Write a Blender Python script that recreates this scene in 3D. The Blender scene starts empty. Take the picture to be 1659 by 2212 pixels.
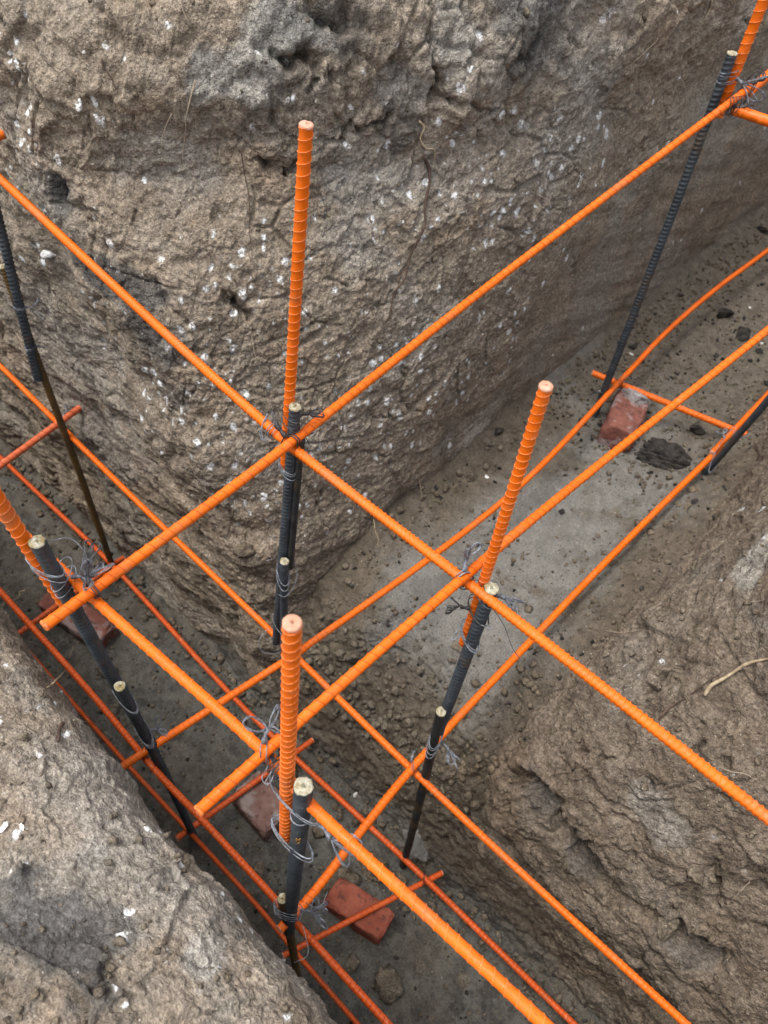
import bpy, math, random, time
import numpy as np
from mathutils import Vector, Matrix, Euler
from mathutils.bvhtree import BVHTree
T0 = time.time()
S = bpy.context.scene
C = S.collection
# ------------------------------------------------------------------ camera
CAMR = (0.669, -0.063, 0.752)
CAMP = np.array([0.468, -0.130, 1.528])
FPX = 1709.3; W0, H0 = 1659.0, 2212.0
cd = bpy.data.cameras.new("camera"); cam = bpy.data.objects.new("camera", cd); C.objects.link(cam)
cam.location = CAMP; cam.rotation_euler = CAMR
cd.sensor_fit = 'VERTICAL'; cd.sensor_height = 36; cd.lens = 36 * FPX / H0
cd.clip_start = .02; cd.clip_end = 200
cd.dof.use_dof = True; cd.dof.focus_distance = .82; cd.dof.aperture_fstop = 10
S.camera = cam
# ------------------------------------------------------------------ light (overcast)
EL, AZ = math.radians(72), math.radians(215)
w = bpy.data.worlds.new("World"); S.world = w; w.use_nodes = True
wn = w.node_tree; bg = wn.nodes['Background']
sky = wn.nodes.new('ShaderNodeTexSky'); sky.sky_type = 'NISHITA'; sky.sun_disc = False
sky.sun_elevation = EL; sky.sun_rotation = AZ; sky.dust_density = 4; sky.air_density = 1
hs = wn.nodes.new('ShaderNodeHueSaturation'); hs.inputs['Saturation'].default_value = .36
wn.links.new(sky.outputs[0], hs.inputs['Color']); wn.links.new(hs.outputs[0], bg.inputs['Color'])
bg.inputs['Strength'].default_value = .15
sl = bpy.data.lights.new("sun", 'SUN'); sl.energy = .95; sl.angle = math.radians(26); sl.color = (1, .975, .94)
so = bpy.data.objects.new("sun", sl); C.objects.link(so); so.location = (0, 0, 5)
# sun_rotation r: sun towards (sin r, cos r)
sd = Vector((math.sin(AZ) * math.cos(EL), math.cos(AZ) * math.cos(EL), math.sin(EL)))
so.rotation_euler = sd.to_track_quat('Z', 'Y').to_euler()
S.view_settings.view_transform = 'Standard'; S.view_settings.look = 'None'
S.view_settings.exposure = 1.14; S.view_settings.gamma = 1
S.render.engine = 'CYCLES'
try:
    S.cycles.max_bounces = 6; S.cycles.diffuse_bounces = 4
except Exception: pass

# ------------------------------------------------------------------ helpers
Rm = np.array(Euler(CAMR, 'XYZ').to_matrix())
def ray(u, v):
    d = Rm @ np.array([(u - W0 / 2) / FPX, -(v - H0 / 2) / FPX, -1.0]); return d / np.linalg.norm(d)
def az(u, v, z):
    d = ray(u, v); return CAMP + d * ((z - CAMP[2]) / d[2])
def ay(u, v, y):
    d = ray(u, v); return CAMP + d * ((y - CAMP[1]) / d[1])
def ax(u, v, x):
    d = ray(u, v); return CAMP + d * ((x - CAMP[0]) / d[0])
def av(u, v, X, Y):
    d = ray(u, v); h = d[:2]; b = np.array([X, Y]) - CAMP[:2]; return CAMP + d * ((b @ h) / (h @ h))

def mesh_from(verts, faces, name='mesh'):
    me = bpy.data.meshes.new(name)
    verts = np.asarray(verts, dtype=np.float32)
    faces = np.asarray(faces, dtype=np.int32)
    k = faces.shape[1]
    me.vertices.add(len(verts)); me.vertices.foreach_set('co', verts.ravel())
    me.loops.add(faces.size); me.loops.foreach_set('vertex_index', faces.ravel())
    me.polygons.add(len(faces)); me.polygons.foreach_set('loop_start', np.arange(0, faces.size, k, dtype=np.int32))
    me.polygons.foreach_set('loop_total', np.full(len(faces), k, dtype=np.int32))
    me.polygons.foreach_set('use_smooth', np.ones(len(faces), dtype=bool))
    me.update(calc_edges=True); me.validate()
    return me
def grid_faces(nu, nv, closed=False):
    i = np.arange(nu - 1)[:, None]; 
    if closed:
        j = np.arange(nv)[None, :]; j2 = (j + 1) % nv
    else:
        j = np.arange(nv - 1)[None, :]; j2 = j + 1
    a = i * nv + j; b = (i + 1) * nv + j; c = (i + 1) * nv + j2; d = i * nv + j2
    return np.stack([a, b, c, d], -1).reshape(-1, 4)
def link(name, me, mat=None, parent=None, loc=None, smooth=True):
    o = bpy.data.objects.new(name, me)
    if mat: me.materials.append(mat)
    C.objects.link(o)
    if parent: o.parent = parent
    if loc is not None: o.location = loc
    return o
def empty(name, loc, label, cat, group=None):
    o = bpy.data.objects.new(name, None); C.objects.link(o); o.location = loc
    o.empty_display_size = .02
    o['label'] = label; o['category'] = cat
    if group: o['group'] = group
    return o
def tag(o, label, cat, group=None):
    o['label'] = label; o['category'] = cat
    if group: o['group'] = group
    return o
def triquads(me_list):
    """join several (verts, quad faces) into one"""
    V = []; F = []; n = 0
    for v, f in me_list:
        V.append(v); F.append(np.asarray(f) + n); n += len(v)
    return np.concatenate(V), np.concatenate(F)

# ------------------------------------------------------------------ numpy noise
class Noise:
    def __init__(s, seed):
        r = np.random.RandomState(seed)
        s.p = np.tile(r.permutation(256), 2).astype(np.int32)
        g = r.normal(size=(256, 3)); s.g = (g / np.linalg.norm(g, axis=1)[:, None]).astype(np.float32)
        s.rv = r.rand(256, 4).astype(np.float32)
    def h(s, i, j, k):
        p = s.p; return p[p[p[i & 255] + (j & 255)] + (k & 255)]
    def perlin(s, P):
        P = P.astype(np.float32); I = np.floor(P).astype(np.int32); Fr = P - I
        w_ = Fr * Fr * Fr * (Fr * (Fr * 6 - 15) + 10); out = 0
        for a in (0, 1):
            wa = w_[:, 0] if a else 1 - w_[:, 0]
            for b in (0, 1):
                wb = w_[:, 1] if b else 1 - w_[:, 1]
                for c in (0, 1):
                    wc = w_[:, 2] if c else 1 - w_[:, 2]
                    g = s.g[s.h(I[:, 0] + a, I[:, 1] + b, I[:, 2] + c)]
                    dt = g[:, 0] * (Fr[:, 0] - a) + g[:, 1] * (Fr[:, 1] - b) + g[:, 2] * (Fr[:, 2] - c)
                    out = out + wa * wb * wc * dt
        return out * 1.5
    def fbm(s, P, octv=4, gain=.5, lac=2.03):
        o = 0; a = 1
        for k in range(octv):
            o = o + a * s.perlin(P + 17.3 * k); P = P * lac; a *= gain
        return o
    def worley(s, P):
        """F1, F2, cell-plane value (random offset + random tilt)"""
        P = P.astype(np.float32); I = np.floor(P).astype(np.int32)
        n = len(P); F1 = np.full(n, 9., np.float32); F2 = F1.copy(); pl = np.zeros(n, np.float32)
        for a in (-1, 0, 1):
            for b in (-1, 0, 1):
                for c in (-1, 0, 1):
                    cx = I + np.array([a, b, c], np.int32)
                    hh = s.h(cx[:, 0], cx[:, 1], cx[:, 2]); pt = cx + s.rv[hh][:, :3]
                    dv = P - pt; d = np.sqrt((dv * dv).sum(1))
                    val = (s.rv[hh, 3] - .5) + (dv * s.g[hh]).sum(1) * 1.0
                    m = d < F1
                    F2 = np.where(m, F1, np.minimum(F2, d)); pl = np.where(m, val, pl); F1 = np.where(m, d, F1)
        return F1, F2, pl
def sstep(a, b, x):
    t = np.clip((x - a) / (b - a), 0, 1); return t * t * (3 - 2 * t)
N1_, N2_, N3_ = Noise(3), Noise(11), Noise(29)

def soil_disp(P, rough=1.0, strat=0.0, lump=1.0, crack=1.0):
    """P (n,3) metres -> displacement in metres"""
    warp = np.stack([N1_.perlin(P * 9 + 5), N1_.perlin(P * 9 + 31), N1_.perlin(P * 9 + 77)], 1)
    Q = P + .018 * warp
    Qs = Q * np.array([1, 1, 1.0 + 1.2 * strat]) if np.isscalar(strat) else Q * np.stack([np.ones(len(Q)), np.ones(len(Q)), 1 + 1.2 * strat], 1)
    d = lump * (.020 * N2_.fbm(P * 3.1, 2) + .009 * N3_.fbm(P * 9.0, 2))
    F1, F2, pl = N1_.worley(Qs * 11.0)
    a = N3_.perlin(P * 4.2 + 9)
    m1 = sstep(-.25, .35, a)
    d = d + rough * m1 * .0065 * np.clip(pl, -1, 1)
    e1 = F2 - F1
    cm = sstep(.02, .3, N2_.perlin(P * 5.0 + 40))
    d = d - crack * cm * .012 * (1 - sstep(0, .055, e1))
    F1b, F2b, plb = N2_.worley((Qs + .006 * warp) * 31.0)
    m2 = sstep(-.3, .3, N1_.perlin(P * 7 + 3))
    d = d + rough * (.0022 + .0024 * m2) * np.clip(plb, -1, 1) + rough * .0018 * m2 * (F2b - F1b)
    cm2 = sstep(-.05, .35, N3_.perlin(P * 8.0 + 60))
    d = d - crack * cm2 * .0035 * (1 - sstep(0, .09, F2b - F1b))
    # crumbs
    F1c, F2c, plc = N3_.worley(Q * 78.0)
    m3 = sstep(-.2, .4, N2_.perlin(P * 11 + 13))
    d = d + rough * (.0012 + .0038 * m3) * (np.clip(.62 - F1c, 0, 1) + .35 * plc)
    pit = N2_.perlin(P * 38 + 21); d = d - rough * .0055 * np.clip(pit - .22, 0, 1) / .4
    F1d, F2d, pld = N2_.worley(Q * 150.0)
    d = d + rough * .0013 * np.clip(pld, -1, 1) * sstep(-.35, .2, N1_.perlin(P * 13 + 1))
    f = N1_.fbm(P * 46 * np.array([1, 1, 1.4]), 4, .64)
    d = d + rough * .0030 * f
    r = 1 - np.abs(N2_.perlin(P * 23 + 8)) * 2
    d = d + rough * .0009 * np.clip(r, -1, 1) * m1
    return d

def feats(P, d, lines, stains_shade):
    """cracks (pixel polylines laid on the undisplaced surface) and stains of their own shape, some painting hollow shade"""
    c_ = P[::6, ::6]; V = c_.reshape(-1, 3); F = grid_faces(*c_.shape[:2])
    bt = BVHTree.FromPolygons([tuple(v) for v in V.tolist()], F.tolist())
    def h3(u, v):
        l, n, i, t = bt.ray_cast(Vector(CAMP), Vector(ray(u, v))); return None if l is None else np.array(l)
    Q = P.reshape(-1, 3); wob = .008 * np.stack([N1_.fbm(Q * 30 + 3, 3, .7), N2_.fbm(Q * 30 + 4, 3, .7), N3_.fbm(Q * 30 + 5, 3, .7)], 1); dvar = np.clip(.75 + 1.1 * N2_.perlin(Q * 14 + 6), .05, 1.3)
    Qw = Q + wob
    for depth, wd, px in lines:
        pts = [p for p in (h3(*q) for q in px) if p is not None]
        for a, b in zip(pts[:-1], pts[1:]):
            lo = np.minimum(a, b) - 4 * wd; hi = np.maximum(a, b) + 4 * wd
            m = np.all((Qw > lo) & (Qw < hi), axis=1); q = Qw[m]
            if not len(q): continue
            ab = b - a; t = np.clip((q - a) @ ab / (ab @ ab), 0, 1); ds = np.linalg.norm(q - a - t[:, None] * ab, axis=1)
            d[m] = np.minimum(d[m], d[m] - depth * dvar[m] * np.exp(-(ds / wd) ** 2) * .75)
    st = {k: np.zeros(len(Q), np.float32) for k in ('dark', 'pale')}
    nz = N3_.fbm(Q * 16 + 7, 3)
    for kind, u, v, r, amt in stains_shade:
        c = h3(u, v)
        if c is None: continue
        k = np.linalg.norm((Q - c) / np.asarray(r), axis=1) + .55 * nz
        st[kind] = np.maximum(st[kind], amt * sstep(1.0, .55, k))
    return d, st
def put_attr(o, st):
    for k, v in st.items():
        a = o.data.attributes.new('stain_' + k, 'FLOAT', 'POINT'); a.data.foreach_set('value', v.astype(np.float32))
def base_normals(P, flip=False):
    du = np.gradient(P, axis=0); dv = np.gradient(P, axis=1)
    n = np.cross(du, dv); n /= np.maximum(np.linalg.norm(n, axis=2, keepdims=True), 1e-9)
    return -n if flip else n

# ------------------------------------------------------------------ materials
def newmat(name):
    m = bpy.data.materials.new(name); m.use_nodes = True
    return m, m.node_tree, m.node_tree.nodes['Principled BSDF']
class NB:
    def __init__(s, nt): s.nt = nt; s.co = nt.nodes.new('ShaderNodeNewGeometry').outputs['Position']
    def lk(s, a, b): s.nt.links.new(a, b)
    def mapv(s, scale, vec=None, loc=(0, 0, 0), rot=(0, 0, 0)):
        n = s.nt.nodes.new('ShaderNodeMapping'); s.lk(vec or s.co, n.inputs[0])
        n.inputs['Scale'].default_value = scale; n.inputs['Location'].default_value = loc; n.inputs['Rotation'].default_value = rot
        return n.outputs[0]
    def noise(s, scale, detail=4, rough=.55, vec=None, dist=0, out=0):
        n = s.nt.nodes.new('ShaderNodeTexNoise'); s.lk(vec or s.co, n.inputs['Vector'])
        n.inputs['Scale'].default_value = scale; n.inputs['Detail'].default_value = detail
        n.inputs['Roughness'].default_value = rough; n.inputs['Distortion'].default_value = dist
        return n.outputs[out]
    def vor(s, scale, feature='F1', out='Distance', vec=None, rnd=1):
        n = s.nt.nodes.new('ShaderNodeTexVoronoi'); n.feature = feature; s.lk(vec or s.co, n.inputs['Vector'])
        n.inputs['Scale'].default_value = scale; n.inputs['Randomness'].default_value = rnd
        return n.outputs[out]
    def mr(s, x, a, b, c=0, d=1, smooth=True):
        n = s.nt.nodes.new('ShaderNodeMapRange'); s.lk(x, n.inputs[0]); n.clamp = True
        if smooth: n.interpolation_type = 'SMOOTHSTEP'
        for i, q in enumerate((a, b, c, d)): n.inputs[i + 1].default_value = q
        return n.outputs[0]
    def math(s, op, a, b=None):
        n = s.nt.nodes.new('ShaderNodeMath'); n.operation = op
        for i, q in enumerate((a, b)):
            if q is None: continue
            if isinstance(q, (int, float)): n.inputs[i].default_value = q
            else: s.lk(q, n.inputs[i])
        return n.outputs[0]
    def mix(s, f, a, b, blend='MIX'):
        n = s.nt.nodes.new('ShaderNodeMix'); n.data_type = 'RGBA'; n.blend_type = blend
        for i, q in ((0, f), (6, a), (7, b)):
            if isinstance(q, (int, float)): n.inputs[i].default_value = q
            elif isinstance(q, tuple): n.inputs[i].default_value = (*q, 1)
            else: s.lk(q, n.inputs[i])
        return n.outputs[2]
    def sep(s, vec=None):
        n = s.nt.nodes.new('ShaderNodeSeparateXYZ'); s.lk(vec or s.co, n.inputs[0]); return n.outputs
    def bump(s, h, strength=.5, dist=.001, nrm=None):
        n = s.nt.nodes.new('ShaderNodeBump'); s.lk(h, n.inputs['Height']); n.inputs['Strength'].default_value = strength
        n.inputs['Distance'].default_value = dist
        if nrm: s.lk(nrm, n.inputs['Normal'])
        return n.outputs[0]
    def attr(s, name):
        n = s.nt.nodes.new('ShaderNodeAttribute'); n.attribute_name = name; return n.outputs['Fac']

def soil_mat(name, colA, colB, colG, gray=.35, lime=1.0, dark=.5, zlo=.3, zhi=1.05, stains_shade=False, bd=.0045, ls=38):
    m, nt, b = newmat(name); k = NB(nt)
    n1 = k.noise(5, 5, .6); n2 = k.noise(28, 6, .65); n3 = k.noise(140, 4, .6)
    c = k.mix(k.mr(n2, .34, .66), colB, colA)
    g = k.math('MULTIPLY', k.mr(k.noise(3.1, 5, .65, k.mapv((1, 1, 1), loc=(3, 7, 1))), .46, .64), gray)
    c = k.mix(g, c, colG)
    # humus / ash patches
    dk = k.mr(k.noise(6.5, 6, .7, k.mapv((1, 1, 1.6), loc=(9, 2, 5)), .3), .60, .74)
    c = k.mix(k.math('MULTIPLY', dk, dark), c, (.075, .066, .060))
    if stains_shade:
        c = k.mix(k.attr('stain_pale'), c, k.mix(k.mr(n2, .35, .65), (.235, .228, .205), (.33, .322, .295)))
        c = k.mix(k.attr('stain_dark'), c, k.mix(k.mr(n2, .35, .65), (.046, .046, .046), (.10, .098, .094)))  # dark earth stains, plus shade of hollows painted in
    # reddish-tan patches
    tn = k.mr(k.noise(9, 4, .6, k.mapv((1, 1, 1.2), loc=(1, 8, 5))), .52, .7)
    c = k.mix(k.math('MULTIPLY', tn, .4), c, tuple(np.array(colA) * np.array([1.18, 1.05, .92])))
    # fine grain
    c = k.mix(.6, c, k.mix(k.mr(n3, .3, .7), (.27, .26, .25), (.72, .71, .70)), 'OVERLAY')
    c = k.mix(.5, c, k.mix(k.mr(k.noise(620, 2, .5), .33, .67), (.31, .31, .31), (.70, .70, .70)), 'OVERLAY')
    c = k.mix(.5, c, k.mix(k.mr(k.noise(290, 3, .6, k.mapv((1, 1, 1.3))), .34, .66), (.28, .275, .27), (.73, .73, .72)), 'OVERLAY')
    # dark crumbs
    v = k.vor(150); vc = k.vor(150, out='Color'); r = k.sep(vc)[0]
    cr = k.math('MULTIPLY', k.mr(v, .16, .30, 1, 0), k.mr(r, .93, .95))
    c = k.mix(k.math('MULTIPLY', cr, .75), c, (.045, .038, .034))
    # pale crumbs
    r2 = k.sep(k.vor(230, out='Color'))[1]; v2 = k.vor(230)
    cr2 = k.math('MULTIPLY', k.mr(v2, .14, .26, 1, 0), k.mr(r2, .955, .965))
    c = k.mix(k.math('MULTIPLY', cr2, .6), c, (.55, .52, .46))
    if lime > 0:
        dv = nt.nodes.new('ShaderNodeVectorMath'); dv.operation = 'ADD'
        nz = k.noise(75, 4, .6, out=1); sc = nt.nodes.new('ShaderNodeVectorMath'); sc.operation = 'SCALE'
        k.lk(nz, sc.inputs[0]); sc.inputs['Scale'].default_value = .016
        k.lk(k.co, dv.inputs[0]); k.lk(sc.outputs[0], dv.inputs[1])
        pv = k.mapv((1, 1, .75), dv.outputs[0])
        vv = k.vor(ls, vec=pv); vr = k.sep(k.vor(ls, out='Color', vec=pv))
        xyz = k.sep(); z = k.math('ADD', xyz[2], k.math('MULTIPLY', k.math('MINIMUM', k.math('ADD', xyz[0], .22), 0.0), .75))
        band = k.math('MULTIPLY', k.mr(z, zlo, zlo + .25), k.mr(z, zhi - .2, zhi, 1, .1))
        band = k.math('MULTIPLY', band, k.mr(k.math('SUBTRACT', xyz[1], xyz[2]), .30, .55, 1, .08))
        clus = k.mr(k.noise(4.2, 3, .6, k.mapv((1, 1, 1), loc=(4, 4, 2))), .42, .56, .22, 1)
        th = k.math('MULTIPLY', k.math('MULTIPLY', band, clus), .52 * lime)
        on = k.mr(k.math('SUBTRACT', th, vr[0]), -.02, .03)
        size = k.mr(vr[1], 0, 1, .04, .37, smooth=False)
        blob = k.mr(k.math('SUBTRACT', size, vv), -.05, .06)
        gr = k.mr(k.noise(210, 4, .75), .38, .54)
        lm = k.math('MULTIPLY', k.math('MULTIPLY', on, blob), gr)
        halo = k.math('MULTIPLY', k.math('MULTIPLY', on, k.mr(k.math('SUBTRACT', size, vv), -.22, .05)), .30)
        c = k.mix(halo, c, (.36, .345, .31)); c = k.mix(k.math('MULTIPLY', lm, .95), c, (.78, .785, .77))
        sp = k.vor(95, vec=dv.outputs[0]); spr = k.sep(k.vor(95, out='Color', vec=dv.outputs[0]))[2]
        s2 = k.math('MULTIPLY', k.mr(sp, .12, .26, 1, 0), k.mr(k.math('SUBTRACT', k.math('MULTIPLY', th, .22), spr), 0, .01))
        c = k.mix(k.math('MULTIPLY', s2, .85), c, (.60, .60, .57))
    k.lk(c, b.inputs['Base Color']); b.inputs['Roughness'].default_value = .95
    b.inputs['Specular IOR Level'].default_value = .15
    h = k.math('ADD', k.math('MULTIPLY', n3, .7), k.math('MULTIPLY', k.noise(420, 4, .65), .35))
    wv = nt.nodes.new('ShaderNodeVectorMath'); wv.operation = 'ADD'; wn_ = nt.nodes.new('ShaderNodeTexNoise'); k.lk(k.co, wn_.inputs['Vector']); wn_.inputs['Scale'].default_value = 110; wn_.inputs['Detail'].default_value = 3
    ws = nt.nodes.new('ShaderNodeVectorMath'); ws.operation = 'SCALE'; k.lk(wn_.outputs['Color'], ws.inputs[0]); ws.inputs['Scale'].default_value = .012
    k.lk(k.co, wv.inputs[0]); k.lk(ws.outputs[0], wv.inputs[1])
    for sc_, am in ((120, .55), (260, .35)):
        h = k.math('SUBTRACT', h, k.math('MULTIPLY', k.vor(sc_, vec=wv.outputs[0]), am))
    k.lk(k.bump(h, 1.0, bd), b.inputs['Normal'])
    return m
M_pillar = soil_mat('earth_pale_brown', (.262, .218, .168), (.176, .144, .109), (.278, .262, .233), .6, 1.6, .5, stains_shade=True, ls=58)
M_block = soil_mat('earth_brown', (.172, .139, .106), (.104, .082, .061), (.185, .173, .15), .4, .26, .45, .35, 1.5, stains_shade=True)
M_near = soil_mat('earth_sandy_brown', (.250, .208, .160), (.148, .120, .090), (.26, .248, .222), .6, .42, .75, .55, 1.6, stains_shade=True, bd=.0036, ls=70)

def floor_mat():
    m, nt, b = newmat('trench_sand'); k = NB(nt)
    co = k.sep()
    n1 = k.noise(6, 6, .65); n2 = k.noise(40, 5, .65); n3 = k.noise(300, 4, .7)
    sand = k.mix(k.mr(n2, .3, .7), (.172, .162, .142), (.238, .226, .200))
    brown = k.mix(k.mr(n2, .3, .7), (.098, .079, .058), (.168, .137, .102))
    dmp = k.mix(k.mr(n2, .3, .7), (.088, .084, .073), (.165, .158, .138))
    lvl = k.mr(k.math('ADD', co[2], k.math('MULTIPLY', k.math('SUBTRACT', n1, .5), .16)), .20, .28)
    low = k.mr(co[2], -.04, .03)
    n4 = k.noise(19, 5, .7)
    c = k.mix(k.mr(n1, .40, .62), dmp, k.mix(.5, brown, dmp))
    c = k.mix(k.math('MULTIPLY', k.mr(n4, .53, .62), .6), c, (.045, .042, .038)); c = k.mix(k.math('MULTIPLY', k.mr(n4, .44, .36), .55), c, (.185, .165, .130))
    c = k.mix(low, c, brown)
    # upper floor: sand with brown crumb patches, browner far along and along its right side
    px = k.math('ADD', co[0], k.math('MULTIPLY', k.math('SUBTRACT', n1, .5), .22))
    br = k.mr(px, .24, .33)
    lf = k.math('MULTIPLY', k.mr(px, .05, -.05), k.mr(k.math('ABSOLUTE', k.math('SUBTRACT', co[1], .88)), .30, .18)); lf = k.math('MAXIMUM', lf, k.mr(k.math('ADD', px, k.math('MULTIPLY', k.math('SUBTRACT', co[1], .40), .45)), .075, .0)); far = k.math('MULTIPLY', k.mr(k.math('ADD', co[1], k.math('MULTIPLY', k.math('SUBTRACT', n1, .5), .8)), 1.02, 1.35), .85)
    pat = k.mr(k.noise(5, 6, .7, k.mapv((1, 1, 1), loc=(2, 5, 0))), .52, .62)
    mm = k.math('MAXIMUM', k.math('MAXIMUM', br, k.math('MAXIMUM', lf, far)), k.math('MULTIPLY', pat, .8))
    up = k.mix(mm, sand, brown)
    c = k.mix(lvl, c, up)
    c = k.mix(.6, c, k.mix(k.mr(n3, .3, .7), (.3, .3, .3), (.7, .7, .7)), 'OVERLAY')
    for sc, th, ww, col, am in ((190, .84, .30, (.06, .052, .045), .8), (130, .88, .30, (.05, .045, .04), .85), (260, .90, .28, (.06, .055, .05), .8), (70, .93, .26, (.05, .042, .036), .8), (170, .965, .2, (.6, .58, .53), .8)):
        v = k.vor(sc); r = k.sep(k.vor(sc, out='Color'))[0]
        f = k.math('MULTIPLY', k.math('MULTIPLY', k.mr(v, ww * .6, ww, 1, 0), k.mr(r, th, th + .01)), am)
        c = k.mix(f, c, col)
    k.lk(c, b.inputs['Base Color']); b.inputs['Roughness'].default_value = .95; b.inputs['Specular IOR Level'].default_value = .15
    h = k.math('ADD', k.math('MULTIPLY', k.noise(150, 5, .7), .8), k.math('MULTIPLY', n3, .5))
    k.lk(k.bump(h, 1.0, .0055), b.inputs['Normal'])
    return m
M_floor = floor_mat()

# ------------------------------------------------------------------ terrain
SHEETS = []
def sheet(name, P, disp, mat, flip=False):
    n = base_normals(P, flip); Pd = P + n * disp[..., None]
    nu, nv = P.shape[:2]; F = grid_faces(nu, nv)
    if flip: F = F[:, ::-1]
    me = mesh_from(Pd.reshape(-1, 3), F, name)
    o = link(name, me, mat); o['kind'] = 'structure'
    SHEETS.append((Pd.reshape(-1, 3), F))
    return o
def seg(*parts):
    out = []
    for i, (a, b, n) in enumerate(parts):
        l = np.linspace(a, b, n + 1); out.append(l if i == 0 else l[1:])
    return np.concatenate(out)

# --- the tall corner of undug earth between the two trenches
def build_pillar():
    rows = [(z, 0.) for z in seg((-.14, 1.0, 600))]
    top = seg((0, 1, 120))
    zs = [z for z, _ in rows] + list(1.0 + .30 * np.sin(top[1:] * math.pi / 2))
    ins = [0.04 * max(0, z) for z, _ in rows] + list(.04 + .34 * (1 - np.cos(top[1:] * math.pi / 2)) ** 1.15)
    ext = [(.45, 1.305), (.6, 1.31), (.9, 1.30), (1.6, 1.31), (3.5, 1.30), (7, 1.3)]
    for i_, z_ in ext: zs.append(z_); ins.append(i_)
    zs = np.array(zs); ins = np.array(ins); nz = len(zs)
    zc = np.clip(zs, 0, 1.0)
    rx = np.interp(zc, [0, .2, .35, .58, .78, .88, .95], [.05, .07, .10, .18, .30, .42, .52])
    ry = np.interp(zc, [0, .2, .33, .41, .56, .68, .95], [.05, .10, .22, .36, .60, .85, 1.10])
    yA = .305 + ins; xB = -.105 - ins
    # widening with inset
    nA = seg((-7, -2, 16), (-2, -1.25, 40), (-1.25, -.0, 300))      # scaled later
    tA = (nA + 7) / 7.0                                            # 0..1 along the straight part
    th = np.linspace(0, math.pi / 2, 700)[1:]
    tB = seg((0, .35, 200), (.35, .6, 60), (.6, 1, 24))[1:]
    P = np.zeros((len(tA) + len(th) + len(tB), nz, 3))
    for j in range(nz):
        x0 = xB[j] - rx[j]; y0 = yA[j] + ry[j]
        a = np.stack([-7 + (x0 + 7) * tA, np.full(len(tA), yA[j])], 1)
        pw = .92
        e = np.stack([x0 + rx[j] * np.sin(th) ** pw, y0 - ry[j] * np.cos(th) ** pw], 1)
        bb = np.stack([np.full(len(tB), xB[j]), y0 + (8 - y0) * tB], 1)
        P[:, j, :2] = np.concatenate([a, e, bb]); P[:, j, 2] = zs[j]
    Q = P.reshape(-1, 3)
    smoothB = sstep(-.22, -.13, Q[:, 0]) * sstep(.85, 1.15, Q[:, 1]) * sstep(1.0, .8, Q[:, 2])
    smoothB = smoothB * sstep(-.30, .0, N3_.perlin(Q * 3.0 + 2) + .22)
    low = sstep(.55, .15, Q[:, 2])
    d = soil_disp(Q, (.58 + .27 * sstep(.45, .8, Q[:, 2])) * (1 - .85 * smoothB), low * .6, .85 - .4 * smoothB, .55 * (1 - .8 * smoothB))
    d = d + smoothB * .0035 * N2_.fbm(Q * np.array([30, 4, 26]) + Q[:, 1:2] * np.array([0, 0, 9.]), 3)
    # broken clods towards the top
    up = sstep(.85, 1.1, Q[:, 2])
    w3 = np.stack([N1_.fbm(Q * 7, 3), N2_.fbm(Q * 7 + 9, 3), N3_.fbm(Q * 7 + 4, 3)], 1)
    F1, F2, pl = N3_.worley((Q + .06 * w3) * 7.0)
    d = d + up * (.010 * pl + .011 * N1_.fbm(Q * 9, 4, .6))
    F1, F2, pl = N1_.worley((Q + .03 * w3) * 17.0)
    d = d + (.3 + .7 * up) * (1 - smoothB) * .005 * pl
    # overhanging layers low on the corner
    d = d + .006 * N1_.fbm(Q * np.array([5, 5, 17]), 3) * sstep(.75, .3, Q[:, 2]) * (1 - smoothB)
    # slump bulges on the long wall of the lower trench
    aw = sstep(.40, .33, Q[:, 1]) * sstep(.02, -.15, Q[:, 0])
    d = d + aw * .014 * N2_.fbm(Q * np.array([8, 8, 12]), 3)
    d = d - aw * .009 * np.clip(N3_.fbm(Q * 30, 3) - .15, 0, 1)
    d[Q[:, 2] < -.1] *= .3
    d = np.clip(d, -.08, .075)
    d = np.where((Q[:, 1] < .5) & (Q[:, 2] < 1.0), np.minimum(d, .022), d)
    L = [(.030, .004, [(936, 83), (943, 110), (950, 147), (950, 180), (943, 213), (966, 218), (1010, 223), (1040, 238)]),
         (.028, .004, [(863, 257), (820, 267), (780, 283), (760, 270), (740, 290), (696, 297)]), (.022, .003, [(760, 270), (767, 250), (790, 236)]),
         (.012, .003, [(713, 157), (716, 200), (733, 220), (743, 240)]), (.012, .0025, [(713, 430), (700, 467)]), (.018, .0025, [(716, 160), (690, 172), (664, 184)]),
         (.055, .008, [(1186, 50), (1173, 77), (1156, 123), (1146, 140), (1106, 133)]), (.035, .005, [(1243, 90), (1260, 110), (1286, 137)]),
         (.018, .0028, [(930, 780), (928, 820), (923, 853), (900, 886)]), (.016, .0025, [(866, 786), (870, 810), (873, 830)]), (.05, .011, [(133, 405), (137, 430)]),
         (.022, .010, [(665, 10), (690, 45), (730, 55), (750, 20)]), (.035, .008, [(560, 110), (610, 135), (660, 120), (690, 150)]), (.03, .005, [(1600, 30), (1608, 60), (1604, 80)]),
         (.030, .005, [(560, 345), (575, 352), (610, 372), (640, 360)]), (.016, .0025, [(780, 905), (810, 895), (850, 905), (900, 885)]), (.02, .003, [(640, 960), (700, 985), (760, 975), (830, 985)]),
         (.02, .004, [(325, 590), (345, 620), (370, 660), (400, 690)]), (.02, .003, [(700, 1060), (690, 1100), (705, 1140)]), (.03, .006, [(480, 640), (500, 655), (540, 690)]),
         (.018, .003, [(1240, 560), (1245, 600), (1235, 630)]), (.014, .0025, [(1120, 830), (1110, 870), (1080, 905)]), (.022, .004, [(860, 190), (868, 165), (850, 130)]), (.02, .003, [(700, 600), (745, 612), (790, 600)])]
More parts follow.
